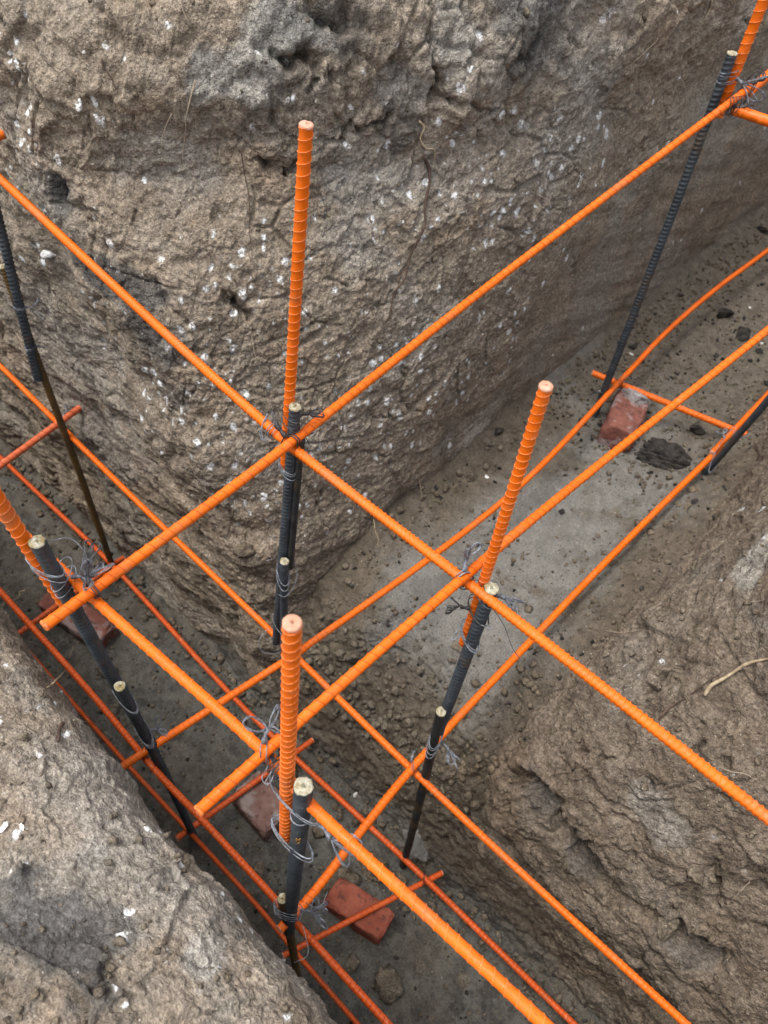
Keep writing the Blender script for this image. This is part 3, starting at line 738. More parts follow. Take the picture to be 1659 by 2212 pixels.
# --- bottom layer
b1 = [az(20, 1005, 0), az(250, 1230, 0), az(550, 1552, 0), az(915, 1895, 0), az(1240, 2212, 0)]
b1 = [ext(b1[1], b1[0], .5)] + b1 + [ext(b1[-2], b1[-1], .4)]
bar('B1', 'orange_rebar', 'deepest long orange bar close to the far side of the lower trench', b1, .0112, 'fine', M_or2, G_bot, M_windd)
b2 = [az(163, 1523, 0), az(283, 1659, 0), az(402, 1790, 0), az(553, 1956, 0), az(640, 2060, 0), az(773, 2212, 0)]
b2 = [ext(b2[1], b2[0], .5)] + b2 + [ext(b2[-2], b2[-1], .4)]
bar('B2', 'orange_rebar', 'deepest long orange bar, half hidden under the near edge of the ground', b2, .0086, 'fine', M_or2, G_bot, M_windd)
bar('P1', 'orange_rebar', 'short rusty-orange crossbar above the half sunk red brick at the left', [az(38, 1369, -.011), az(240, 1224, -.011), az(268, 1205, -.011)], .0125, 'wound', M_or2, G_bot, M_windd, M_cutp)
bar('P2', 'orange_rebar', 'short orange crossbar above the pinkish brick, between the two deepest bars', [az(382, 1812, -.011), az(675, 1598, -.011)], .0118, 'wound', M_or2, G_bot, M_windd, M_cutp)
bar('P3', 'orange_rebar', 'short orange crossbar lying over the bright red brick at the bottom', [az(612, 2066, -.011), az(955, 1885, -.011)], .0108, 'wound', M_or2, G_bot, M_windd, M_cutp)
# --- orange uprights
bar('V1', 'orange_rebar', 'tall orange upright with a peach cut top standing before the middle of the earth wall', [av(614, 1008, -.012, .288), av(662, 268, -.004, .288)], .0118, 'wound', M_or, G_up, M_windp, M_cutp)
bar('V2', 'orange_rebar', "orange upright with peach top, right of centre in front of the sand", [av(999, 1390, .272, .287), av(1180, 832, .275, .287)], .0106, 'wound', M_or, G_up, M_windp, M_cutp)
bar('V3', 'orange_rebar', 'thickest looking orange upright nearest the camera, its round peach top low in the middle', [av(617, 1806, .276, .001), av(631, 1350, .272, .003)], .0116, 'wound', M_or, G_up, M_windp, M_cutp)
bar('V4', 'orange_rebar', 'orange upright leaning in from the left edge beside a dark bar', [av(140, 1302, -.022, -.002), av(2, 1085, -.022, -.002), av(-120, 900, -.022, -.002)], .0134, 'wound', M_or, G_up, M_windp, M_cutp, (True, True))
bar('V5', 'orange_rebar', 'orange upright leaving the photo at the top right corner', [av(1552, 250, .010, 1.165), av(1650, 5, .010, 1.165), av(1740, -220, .010, 1.165)], .0160, 'wound', M_or, G_up, M_windp, M_cutp, (False, True))
# --- dark uprights
def floor_down(p_top, p_bot, k): return ext(p_top, p_bot, k)
def dk(key, label, pts, dia, mat=None, cut=M_cuty, ends=(False, True), name='dark_rebar'):
    return bar(key, name, label, pts, dia, 'ribbed', mat or M_dk, G_dk, None, cut, ends)
dk('D1', 'blue-black ribbed bar tied to the tall orange upright before the earth wall, pale cut top', [av(597, 1385, .0, .285), av(637, 880, .006, .288)], .0132)
dk('D1b', "short black bar whose pale top shows just above the nearest orange upright", [av(607, 1640, .014, .282), av(616, 1212, .016, .272)], .0115)
dk('D1c', 'thin ochre-stained bar right behind the blue-black bar under the centre joint', [av(626, 1225, .018, .296), av(650, 948, .018, .298)], .0090, M_dkb, None)
dk('D2', 'dark ribbed bar tied to the orange upright right of centre, pale yellow cut top', [av(944, 1580, .287, .272), av(1063, 1270, .291, .286)], .0145)
d2 = [av(875, 1850, .289, .259), av(955, 1537, .280, .262)]; d2[0] = ext(d2[1], d2[0], .08)
dk('D2b', 'olive-black bar with whitish top reaching down to the lower floor by the grey block', d2, .0130, M_dkb)
dk('D3', 'black bar with splintered pale yellow top tied to the nearest orange upright', [av(626, 2010, .285, -.003), av(652, 1698, .289, -.004)], .0152)
d3 = [av(641, 2103, .281, -.006), av(612, 1942, .279, -.010)]; d3[0] = ext(d3[1], d3[0], .08)
dk('D3b', "brownish bar with squared white top at the foot of the nearest upright", d3, .0115, M_rust)
dk('D4', 'blue-black bar with round pale top at the left, beneath the tangled wire', [av(330, 1612, -.015, .006), av(77, 1170, -.008, -.004)], .0138)
d4 = [av(410, 1785, -.024, .010), av(260, 1481, .004, -.014)]; d4[0] = ext(d4[1], d4[0], .08)
dk('D4b', "shorter black bar with pale top at the lower left, running down to the floor", d4, .0128)
d5 = [av(1285, 900, .012, 1.142), av(1582, 114, .008, 1.148)]; d5[0] = ext(d5[1], d5[0], .06)
dk('D5', 'long blue-grey ribbed bar standing by the broken brick and reaching the upper right joint', d5, .0150)
dk('D6', 'blue-grey ribbed bar hanging at the left edge, ending above the crossing', [av(84, 820, -.640, .262), av(0, 490, -.645, .262), av(-50, 300, -.645, .262)], .0150, cut=None)
d6 = [av(240, 1215, -.624, .262), av(8, 575, -.655, .262)]; d6[0] = ext(d6[1], d6[0], .08)
dk('D6b', "rusty brown bar at the left edge, standing on the lower trench floor", d6, .0128, M_rust)
d7 = [av(1500, 1050, .272, 1.124), av(1659, 862, .285, 1.05)]; d7 = [ext(d7[1], d7[0], .06), d7[0], d7[1], ext(d7[0], d7[1], .4)]
dk('D7', 'dark ribbed bar leaning out at the right edge over the sandy floor', d7, .0115)
D3R = [o for o in C.objects if o.get('label', '').startswith('black bar with splintered')][0]
M_ochre = plain('ochre_paint_mark', (.20, .10, .02), (.34, .19, .05), 300, .7, .0003)
Pm = BARS['D3']; im = np.argmin([abs((lambda q: H0 / 2 - FPX * q[1] / -q[2])((p - CAMP) @ Rm) - 1795) for p in Pm]); pm = Pm[im]; tm = (Pm[im + 1] - Pm[im - 1]); tm /= np.linalg.norm(tm)
vm = CAMP - pm; vm -= tm * (vm @ tm); vm /= np.linalg.norm(vm); sm_ = np.cross(tm, vm); Lm = []
for a_, b_, c_, d_ in ((-.0016, -.005, -.0016, .005), (.0014, -.004, .0014, .0055), (-.0016, .0015, .0014, .0018), (-.0005, -.009, .0012, -.007)):
    q0, q1 = [pm + vm * .0079 + sm_ * x_ + tm * y_ for x_, y_ in ((a_, b_), (c_, d_))]; Lm.append(tube(smooth_path([q0 - np.array(D3R.location), q1 - np.array(D3R.location)], .002), .0007, 5))
Vm, Fm = triquads(Lm); link('painted_mark', fix_mesh(Vm, Fm, 'painted_mark'), M_ochre, D3R)
print('bars', time.time() - T0)

# ------------------------------------------------------------------ wire ties
WR = .00056
def wtube(paths, r=WR):
    L = []
    for p in paths:
        L.append(tube(smooth_path(p, .0014), r, 6))
    V, F = triquads(L); return V, F
def unit(v): v = np.asarray(v, float); return v / np.linalg.norm(v)
def tie(label, c, axis, ra, rb, wraps=3, span=.006, twist=None, tl=.016, loops=2, ll=.022, tails=(), dark=False, seed=0, skew=.3, maj=None, r=WR):
    """wraps round the bars along `axis` (ellipse ra x rb, major direction maj), a twisted neck along `twist`, then loose bights"""
    g = np.random.RandomState(seed + 100); c = np.asarray(c, float); a = unit(axis)
    if maj is None: maj = np.cross(a, [.2, .3, .9])
    m_ = np.asarray(maj, float); m_ = unit(m_ - a * (m_ @ a)); n_ = np.cross(a, m_)
    mat = M_wired if dark else M_wire
    root = empty('tie_wire', c, label, 'wire tie', 'wire ties on the bars')
    P = []
    for w_ in range(wraps):
        k = np.linspace(0, 2 * math.pi, 15); off = (w_ - (wraps - 1) / 2) * span + (g.rand() - .5) * span * .5; s1 = skew * (g.rand() - .35) * ra
        gr = 1 + .05 * g.rand()
        P.append(np.stack([ra * gr * np.cos(q) * m_ + rb * gr * np.sin(q) * n_ + a * (off + s1 * math.cos(q + g.rand() * .2)) for q in k]))
    if r == WR: r = WR * 1.0
    V, F = wtube(P, r); link('wrap', fix_mesh(V, F, 'wrap'), mat, root)
    if twist is not None:
        t_ = unit(twist); st = m_ * (t_ @ m_) * ra + n_ * (t_ @ n_) * rb + a * (t_ @ a) * .004
        u_ = unit(np.cross(t_, [.31, .2, .93])); v_ = np.cross(t_, u_)
        H = []
        for p0 in (0, math.pi):
            k = np.linspace(0, 1, 110); ang = k * tl / .0021 * 2 * math.pi + p0
            ben = (k ** 2 * tl * .25)[:, None] * u_
            H.append(st + (k * tl)[:, None] * t_ + ben + r * (2.6 + .9 * np.sin(k * 9.1))[:, None] * (np.cos(ang)[:, None] * u_ + np.sin(ang)[:, None] * v_))
        V, F = triquads([tube(h, r * 1.15, 6) for h in H]); link('twist', fix_mesh(V, F, 'twist'), mat, root)
        e = st + t_ * tl + u_ * tl * .25; Lp = []
        for q in range(loops * 2):
            if q % 2: g.set_state(gs_)
            gs_ = g.get_state(); jit = (q % 2) * 1.0
            d = unit(t_ * .7 + u_ * g.normal() * .7 + v_ * g.normal() * .7 + np.array([0, 0, -.15])); sd_ = unit(np.cross(d, g.normal(size=3))); l_ = ll * (.75 + .5 * g.rand()); wd = l_ * (.16 + .12 * g.rand())
            Lp.append(np.array([e, e + d * l_ * .35 + sd_ * wd * .8, e + d * l_ * .8 + sd_ * wd, e + d * l_ - sd_ * 0, e + d * l_ * .8 - sd_ * wd * .8, e + d * l_ * .35 - sd_ * wd * .5, e + sd_ * r * 2]) + jit * np.array([[0, 0, 0], [1, .4, -.6], [-1.2, .8, .9], [.8, -1, 1], [1.2, 1, -.8], [-.7, .9, .5], [0, 0, 0]]) * .0011)
        if Lp:
            V, F = wtube(Lp, r); link('loop', fix_mesh(V, F, 'loop'), mat, root)
    if tails:
        V, F = wtube([np.asarray(t) - c for t in tails], r * .85); link('tail', fix_mesh(V, F, 'tail'), mat, root)
    return root
def near(key, u, v):
    """point of bar `key` seen nearest pixel u,v"""
    P = BARS[key]; q = (P - CAMP) @ Rm; x = W0 / 2 + FPX * q[:, 0] / -q[:, 2]; y = H0 / 2 - FPX * q[:, 1] / -q[:, 2]
    d = (x - u) ** 2 + (y - v) ** 2; d[q[:, 2] > -.05] = 1e9
    i = int(np.argmin(d)); t = P[min(i + 1, len(P) - 1)] - P[max(i - 1, 0)]
    return P[i].copy(), unit(t)
def mid(k1, k2, u, v):
    a, t = near(k1, u, v); b, t2 = near(k2, u, v); return (a + b) / 2, unit(b - a), t, np.linalg.norm(a - b)
X_, Y_, Z_ = np.eye(3)
def right(u, v):  # camera-right & up-ish directions in world for aiming loose ends
    return Rm @ np.array([1, 0, 0.]), Rm @ np.array([0, 1., 0]), -ray(u, v)
cr, cu, cb = right(800, 1100)
def pairtie(label, k1, k2, u, v, **kw):
    c, m_, t, dd = mid(k1, k2, u, v); kw.setdefault('wraps', 2)
    return tie(label, c, t, dd / 2 + .0076, .0078, maj=m_, **kw)
def joint(label, k1, k2, u, v, **kw):
    c, m_, t, dd = mid(k1, k2, u, v); t2 = near(k2, u, v)[1]; ax_ = unit(t + (t2 if (t2 @ cr) > 0 else -t2) * kw.pop('s', 1.0))
    return tie(label, c, ax_, dd / 2 + .0078, .0088, maj=m_, **kw)
def P3(u, v, ref): # point on view ray at the depth of ref
    d = ray(u, v); return CAMP + d * ((ref - CAMP) @ d)
c = near('T1', 585, 928)[0]
tie('grey wire bundle with long loose bights on the bar left of the centre joint', near('T1', 592, 930)[0], near('T1', 592, 930)[1], .0085, .0085, 3, .004, twist=.9 * cr - .15 * cu + .3 * cb, tl=.022, loops=2, ll=.02, seed=1, r=.0007,
    tails=([P3(575, 900, c), P3(562, 930, c), P3(566, 950, c), P3(580, 940, c), P3(573, 915, c), P3(578, 893, c)], [P3(578, 893, c), P3(566, 920, c), P3(570, 952, c), P3(592, 938, c), P3(600, 905, c)]))
joint('dark wire twisted over the crossing of two thick bars at the centre joint', 'T1', 'R1', 632, 955, wraps=3, span=.003, twist=-.8 * cr + .7 * cu + .4 * cb, tl=.018, loops=1, ll=.016, dark=True, seed=2, r=.0007,
      tails=([P3(630, 945, c), P3(648, 938, c), P3(662, 948, c), P3(668, 962, c)],))
pairtie("black wire coil with looped end behind the dark bar top, centre joint", 'V1', 'D1', 640, 905, wraps=2, span=.012, twist=.9 * cr + .5 * cu, tl=.012, loops=2, ll=.020, dark=True, seed=3)
pairtie('thin wire rings round both bars just under the centre joint', 'V1', 'D1', 620, 1012, wraps=3, span=.004, seed=4)
c = near('D1b', 612, 1250)[0]
pairtie('thin wire with a wide loose ring at the pale bar top above the nearest upright', 'D1', 'D1b', 610, 1240, wraps=2, span=.010, seed=5,
        tails=([P3(590, 1208, c), P3(575, 1211, c)], [P3(622, 1200, c), P3(640, 1225, c), P3(638, 1258, c), P3(618, 1288, c), P3(600, 1284, c)]))
c = near('D1', 597, 1370)[0] + cb * .01
pairtie("loose thin wire bow left of the nearest upright's peach top", 'D1', 'D1b', 603, 1350, wraps=1, seed=6,
        tails=([P3(598, 1358, c), P3(575, 1362, c), P3(560, 1385, c), P3(566, 1407, c), P3(590, 1412, c), P3(606, 1408, c)],))
joint('grey wire coil standing up with two bights at the joint right of centre', 'T1', 'R2', 1006, 1252, wraps=4, span=.0018, twist=cu * .9 - .05 * cr + .3 * cb, tl=.016, loops=3, ll=.018, seed=7, s=-.3, r=.0007)
pairtie('wire knot with splayed grey ends right of the pale bar top, over the sandy floor', 'V2', 'D2', 1052, 1285, wraps=1, twist=cr * .95 + .1 * cu, tl=.011, loops=3, ll=.020, seed=8, r=.0007)
c = near('D2', 1055, 1290)[0] + cb * .012
pairtie('dark wire tangle left of the orange upright, just below the joint right of centre', 'V2', 'D2', 1026, 1318, wraps=2, span=.004, twist=-cr, tl=.010, loops=3, ll=.016, dark=True, seed=9,
        tails=([P3(1037, 1262, c), P3(1055, 1300, c), P3(1088, 1350, c), P3(1110, 1405, c), P3(1146, 1450, c)],))
pairtie("wire rings round the lower end of the orange upright over the sand", 'V2', 'D2', 1014, 1372, wraps=3, span=.003, seed=10, dark=False,
        tails=([P3(1000, 1372, c), P3(975, 1382, c), P3(995, 1352, c)], [P3(1040, 1350, c), P3(1062, 1360, c), P3(1050, 1347, c)]))
pairtie('bluish wire tangle beside the olive-black bar with whitish top', 'D2', 'D2b', 940, 1610, wraps=4, span=.012, twist=cr * .8 - .5 * cu, tl=.014, loops=4, ll=.024, seed=11)
joint('small wire twist where two middle layer bars meet left of the olive-black bar', 'M1', 'N3', 888, 1655, wraps=2, span=.003, twist=cu, tl=.008, loops=1, ll=.01, seed=12)
c = near('T2', 555, 1600)[0] + cb * .012
joint('bunch of grey bights pointing up at the joint left of the nearest upright', 'T2', 'R2', 572, 1618, wraps=2, span=.003, twist=cu * .8 + .05 * cr + .3 * cb, tl=.014, loops=3, ll=.022, seed=13,
      tails=([P3(572, 1620, c), P3(580, 1650, c), P3(566, 1680, c), P3(578, 1695, c), P3(592, 1672, c), P3(590, 1640, c)], [P3(575, 1622, c), P3(590, 1655, c), P3(573, 1690, c), P3(586, 1688, c), P3(596, 1650, c)]))
tie('tight black wire coil on the bar just left of the nearest upright', near('T2', 600, 1660)[0], near('T2', 600, 1660)[1], .009, .009, 5, .0022, twist=-cr * .5 + cu * .6, tl=.008, loops=1, ll=.012, dark=True, seed=14)
pairtie('grey wire loops bent out to the right beside the splintered bar top', 'V3', 'D3', 645, 1728, wraps=2, span=.004, twist=cr * .8 - .5 * cu + .3 * cb, tl=.016, loops=3, ll=.028, seed=15)
pairtie('wire rings low round the nearest orange upright and its black bar', 'V3', 'D3', 637, 1812, wraps=3, span=.006, seed=16)
tie('single wire ring high on the black bar beside the nearest upright', near('D3', 645, 1760)[0], near('D3', 645, 1760)[1], .0088, .0088, 2, .002, seed=17)
c = near('D3', 636, 1950)[0]
pairtie("big wire tangle left of the bright red brick, round two dark bars", 'D3', 'D3b', 630, 1965, wraps=4, span=.014, twist=cr * .9 + .2 * cu, tl=.012, loops=6, ll=.024, seed=18,
        tails=([P3(660, 1950, c), P3(690, 1960, c), P3(708, 1925, c)], [P3(655, 2000, c), P3(665, 2060, c), P3(635, 2080, c)]))
pairtie('large bright wire tangle across the dark bar in the left corner joint', 'D4', 'T2', 155, 1240, wraps=2, span=.016, twist=cr * .9 + .2 * cu + .3 * cb, tl=.018, loops=6, ll=.026, seed=19,
        tails=([P3(110, 1168, near('D4', 150, 1250)[0]), P3(150, 1163, near('D4', 150, 1250)[0]), P3(180, 1190, near('D4', 150, 1250)[0]), P3(176, 1225, near('D4', 150, 1250)[0])],))
pairtie('thin wire rings round the dark bar below its pale top at the left', 'D4', 'V4', 108, 1222, wraps=3, span=.007, seed=20)
tie('black twisted wire hooked over the thick bar in the left corner joint', near('R1', 200, 1272)[0], near('R1', 200, 1272)[1], .0085, .0085, 3, .0015, twist=cu * .9 - .2 * cr + .3 * cb, tl=.018, loops=2, ll=.020, dark=True, seed=21)
pairtie('wire ring near the pale top of the shorter black bar at the left', 'D4', 'D4b', 275, 1502, wraps=2, span=.004, seed=22)
pairtie('wire rings with a small knot round the paired black bars, lower left', 'D4', 'D4b', 312, 1578, wraps=3, span=.005, twist=cr + .5 * cu, tl=.010, loops=3, ll=.018, seed=23)
joint('black wire ends at the middle layer crossing beside the paired black bars', 'N2', 'M2', 325, 1618, wraps=2, span=.004, twist=cr, tl=.008, loops=2, ll=.016, dark=True, seed=24)
pairtie('upper wire ring on the blue-grey bar at the left edge', 'D6', 'D6b', 36, 662, wraps=2, span=.004, seed=25, twist=cr, tl=.012, loops=2, ll=.024)
pairtie('lower wire ring on the blue-grey bar at the left edge', 'D6', 'D6b', 74, 745, wraps=2, span=.004, seed=26, twist=cr, tl=.008, loops=1, ll=.012)
c = near('N1', 190, 868)[0]
joint('fine wire at the crossing of the faded crossbar and the middle layer bar, left edge', 'N1', 'M1', 150, 905, wraps=2, span=.003, twist=cu * .8 + cr * .4, tl=.006, loops=2, ll=.02, seed=27,
      tails=([P3(200, 866, c), P3(208, 900, c), P3(215, 940, c), P3(218, 965, c)],))
c = near('D5', 1560, 180)[0]
pairtie('frayed bluish wire between the dark bar and the orange upright, top right corner', 'D5', 'V5', 1572, 165, wraps=4, span=.006, twist=cr * .8 - .6 * cu, tl=.012, loops=4, ll=.040, seed=28, r=.0007)
joint('wire wound round the bars in the top right joint', 'R1', 'TX', 1578, 228, wraps=4, span=.005, twist=cr, tl=.012, loops=1, ll=.018, dark=True, seed=29, r=.0007)
pairtie('dark wire with a small ring on the spliced bars at the right edge, top', 'R1b', 'R1', 1600, 208, wraps=2, span=.01, twist=cr * .8 + .6 * cu, tl=.020, loops=1, ll=.012, dark=True, seed=30, r=.0007)
joint('dark wire on the bar crossing left of the broken brick', 'N2', 'PR', 1336, 828, wraps=3, span=.005, dark=True, seed=31, twist=cu + cr, tl=.012, loops=1, ll=.012, r=.0007)
pairtie('dark wire stub at the foot of the long blue-grey bar', 'D5', 'N2', 1310, 850, wraps=1, dark=True, seed=32, twist=-cr, tl=.014, loops=1, ll=.014, r=.0007)
pairtie('fine wire where the leaning dark bar meets the spliced bars at the right', 'D7', 'N3', 1555, 968, wraps=2, span=.004, seed=33, twist=cu - cr * .5, tl=.008, loops=2, ll=.018, r=.0006)
joint('wire twist where the deepest bar crosses the crossbar near the bright red brick', 'B1', 'P3', 912, 1897, wraps=2, span=.003, seed=34, dark=True)
joint('wire twist at the deepest crossing by the tip of the lower left thick bar', 'B2', 'P2', 410, 1788, wraps=2, span=.003, seed=35, dark=True)
print('ties', time.time() - T0)

# ------------------------------------------------------------------ rocks, bricks, roots
import bmesh
def rock_mesh(size, seed, cuts=3, jag=.25, flat=0):
    bm = bmesh.new(); bmesh.ops.create_icosphere(bm, subdivisions=cuts, radius=1)
    nz = Noise(seed); P = np.array([v.co[:] for v in bm.verts])
    F1, F2, pl = nz.worley(P * 1.3 + 5)
    F1b, F2b, plb = nz.worley(P * 3.1 + 2)
    d = .92 + jag * 1.3 * pl + .16 * nz.fbm(P * 1.4 + 3, 3) + .10 * plb + .05 * nz.fbm(P * 7, 3)
    for v, k in zip(bm.verts, d):
        q = v.co * float(k); v.co = (q.x * size[0], q.y * size[1], q.z * size[2])
    me = bpy.data.meshes.new('rock'); bm.to_mesh(me); bm.free()
    me.polygons.foreach_set('use_smooth', np.ones(len(me.polygons), dtype=bool)); me.update()
    return me
def hull_mesh(size, seed, n=16, sub=3, amp=.05):
    g = np.random.RandomState(seed); bm = bmesh.new()
    P = g.normal(size=(n, 3)); P /= np.linalg.norm(P, axis=1)[:, None]; P *= g.uniform(.8, 1.05, size=(n, 1))
    for p in P: bm.verts.new(p)
    r = bmesh.ops.convex_hull(bm, input=bm.verts[:]); bmesh.ops.delete(bm, geom=[e for e in r['geom_interior'] if isinstance(e, bmesh.types.BMVert)], context='VERTS')
    bmesh.ops.bevel(bm, geom=bm.edges[:], offset=.07, segments=1, affect='EDGES'); bmesh.ops.triangulate(bm, faces=bm.faces[:])
    bmesh.ops.subdivide_edges(bm, edges=bm.edges[:], cuts=sub, use_grid_fill=True); bmesh.ops.triangulate(bm, faces=bm.faces[:])
    Q = np.array([v.co[:] for v in bm.verts]); nz = Noise(seed); F1, F2, pl = nz.worley(Q * 3.5 + 3)
    k = 1 + amp * pl + amp * 1.5 * nz.fbm(Q * 4, 3)
    for v, q, f in zip(bm.verts, Q, k): v.co = (q[0] * f * size[0], q[1] * f * size[1], q[2] * f * size[2])
    me = bpy.data.meshes.new('rock'); bm.to_mesh(me); bm.free(); return me
M_black = plain('black_slag', (.013, .012, .011), (.050, .044, .038), 70, .9, .006, .15)
M_clod = soil_mat('clod_earth', (.165, .136, .100), (.105, .085, .062), (.18, .168, .142), .3, 0, .3)
M_grey = plain('grey_clay_lump', (.105, .102, .090), (.19, .183, .162), 50, .9, .003)
M_white = plain('chalk_bit', (.55, .54, .5), (.80, .79, .76), 120, .8, .001)
def facet(me):
    me.polygons.foreach_set('use_smooth', np.zeros(len(me.polygons), dtype=bool)); return me
def rock(name, label, u, v, size, mat, cat, group, seed, sink=.35, rz=0, cuts=3):
    p, n = hit(u, v)
    if p is None: return
    me = rock_mesh(size, seed, cuts) if mat is M_clod and seed % 2 else hull_mesh(size, seed, 15, 4 if size[0] > .04 else 2, .12 if size[0] > .04 else .08)
    o = link(name, me, mat, None, p + np.array([0, 0, size[2] * (1 - 2 * sink) * .8]))
    o.rotation_euler = (0, 0, rz); return tag(o, label, cat, group)
G_bs = 'black stones on the upper trench floor'; G_cl = 'clods of earth on the lower trench floor'; G_wh = 'white bits on the earth'
rock('stone', 'large flat black slag lump on the sand, right of the broken brick', 1440, 992, (.070, .046, .034), M_black, 'stone', G_bs, 12, .36, .30, 4)
for i, (u, v, s, l) in enumerate([(1506, 932, .020, 'small round black stone beside the large black lump'), (1565, 684, .028, 'flat black stone between the two orange bars, upper trench'), (1604, 724, .026, 'black stone right under the thick orange bar, upper trench'),
    (1645, 500, .022, 'black stone at the right edge against the wall foot'), (1366, 748, .015, 'black stone right of the long blue-grey bar foot'), (1640, 760, .014, 'black pebble above the thick bar at the right'), (1655, 830, .012, 'black pebble at the right edge under the thick bar'),
    (1500, 1085, .010, 'tiny black pebble by the leaning dark bar'), (1213, 1106, .009, 'dark pebble on the sand between the two low bars'), (1298, 920, .010, 'dark pebble at the foot of the long blue-grey bar'), (1545, 770, .010, 'dark pebble on brown crumbs left of the thick bar'),
    (1470, 640, .011, 'dark pebble near the far end of the low orange bar'), (1405, 1148, .009, 'dark crumb beside the lowest right orange bar'), (1620, 780, .009, 'small dark stone just left of the thick bar at right'),
    (1258, 912, .012, 'dark clod at the wall foot left of the broken brick'), (1075, 935, .014, 'dark clod in the wall foot above the sand')]):
    rock('stone', l, u, v, (s, s * .8, s * .6), M_black, 'stone', G_bs, 20 + i, .3, i * 1.1)
for i, (u, v, s, l, m_) in enumerate([(800, 1872, .042, 'brown clod behind the bright red brick', M_clod), (735, 1905, .036, 'brown clod left above the bright red brick', M_clod), (903, 1822, .044, 'grey clay lump leaning at the foot of the olive-black bar', M_grey),
    (840, 2125, .030, 'clod in front of the bright red brick, bottom', M_clod), (905, 2090, .018, 'clod right of the bright red brick', M_clod), (700, 1790, .022, 'clod between the nearest upright and the far trench side', M_clod),
    (250, 1530, .020, 'dark clod right of the near edge, lower left', M_clod), (235, 1450, .024, 'flat clod below the half sunk red brick', M_clod), (1000, 2120, .016, 'clod under the deepest far bar, bottom', M_clod), (760, 2080, .016, 'clod under the red-orange bar, bottom', M_clod),
    (990, 1400, .016, 'reddish stone under the orange upright on the sand', M_clod), (1140, 1475, .013, 'small tan stone on the brown bank', M_clod), (1310, 1415, .010, 'tan clod on the right edge of the sand', M_clod), (560, 1880, .016, 'clod in front of the pinkish brick', M_clod),
    (870, 1900, .018, 'clod behind the upper end of the crossbar near the red brick', M_clod), (527, 1192, .020, 'rounded clod sticking out of the long wall left of the centre uprights', M_clod), (1440, 1998, .026, 'large clod stuck in the right earth face, bottom right', M_clod), (1500, 1890, .014, 'squared clod in the right earth face beside a vertical crack', M_clod)]):
    rock('clod', l, u, v, (s, s * .75, s * .6), m_, 'clod', G_cl, 50 + i, .3, i * .9)
for i, (u, v, s, l) in enumerate([(1050, 1030, .0075, 'white bit on brown crumbs at the foot of the tall earth corner'), (104, 550, .016, 'largest white bit stuck in the earth at the upper left'), (768, 1716, .008, 'white bit near the far side of the lower trench'), (640, 1912, .008, 'white bit left of the bar foot'),
    (1364, 765, .007, 'white bit beside the black stone at the long bar foot'), (1296, 845, .006, 'white bit left of the long blue-grey bar foot'), (8, 1787, .0065, 'white bit at the left edge of the near ground'), (48, 1788, .0048, 'slanted white bit next to the one at the left edge'),
    (1620, 665, .006, 'white speck by the right end of the thick bar'), (1665 - 20, 742, .005, 'white speck at the right edge on brown crumbs'), (612, 2215 - 140, .006, 'white bit on the broken near edge, bottom'), (435, 1510, .005, 'white splinter on the floor left of the paired bars')]):
    rock('white_bit', l, u, v, (s, s * .6, s * .4), M_white, 'white bit', G_wh, 90 + i, .35, i * .8, 3)

# gravel / crumbs: nobody could count them
def crumbs(name, label, pts, smin, smax, mat, seed):
    g = np.random.RandomState(seed); base = []
    for s_ in range(4):
        me = rock_mesh((1, .85, .7), 300 + seed * 7 + s_, 1, .3); base.append((np.array([v.co[:] for v in me.vertices]), np.array([p.vertices[:] for p in me.polygons]))); bpy.data.meshes.remove(me)
    VV = []; FF = []; n = 0
    for p, nrm in pts:
        bv, bf = base[g.randint(4)]; s_ = smin + (smax - smin) * g.rand() ** 3
        q = np.array(Euler(g.rand(3) * 6.28).to_matrix()); VV.append(bv @ q.T * s_ + p + nrm * s_ * .25); FF.append(bf + n); n += len(bv)
    me = mesh_from(np.concatenate(VV), np.concatenate(FF), name); o = link(name, me, mat); o['kind'] = 'stuff'; o['label'] = label; o['category'] = 'crumbs'
    return o
def scatter(n, seed, f):
    g = np.random.RandomState(seed); out = []
    while len(out) < n:
        x, y, z0 = f(g); l, nn, i, t = bvh.ray_cast(Vector((x, y, z0)), Vector((0, 0, -1)))
        if l is not None:
            if nn.z < 0: nn = -nn
            out.append((np.array(l), np.array(nn)))
    return out
ptsA = scatter(2600, 1, lambda g: (g.uniform(-1.1, .9), g.uniform(-.04, .30), .2))
ptsA = [p for p in ptsA if p[0][2] < 0.1]
def fB(g):
    while True:
        x, y = g.uniform(-.10, .36), g.uniform(.42, 2.6)
        k = N2_.perlin(np.array([[x * 5, y * 5, 0]]))[0]
        if g.rand() < .06 + .8 * (k > .08) + .6 * (y > 1.25) + .5 * (x < 0) or x > .27: return x, y, .7
ptsB = scatter(3000, 2, fB) + scatter(2600, 12, lambda g: (g.uniform(-.1, .33), 1.05 + abs(g.normal()) * .8, .7))
ptsF = [p for p in scatter(1100, 21, lambda g: (g.uniform(-1.1, .9), .30 - abs(g.normal()) * .035, .2)) if p[0][2] < .12]
ptsG = scatter(700, 22, lambda g: ((-.10 + abs(g.normal()) * .03) if g.rand() < .55 else (.31 - abs(g.normal()) * .05), g.uniform(.45, 2.4), .7)); ptsG = [p for p in ptsG if p[0][2] < .5]
ptsG += [p for p in scatter(700, 33, lambda g: (g.uniform(-.08, .34), .33 + abs(g.normal()) * .07, .6)) if p[0][2] < .36]
crumbs('gravel', 'fallen earth crumbs heaped along the feet of the trench walls', ptsF + ptsG, .0012, .0125, M_clod, 23)
crumbs('gravel', 'brown crumbs and grit strewn over both trench floors', ptsA + ptsB, .001, .0068, M_clod, 3)
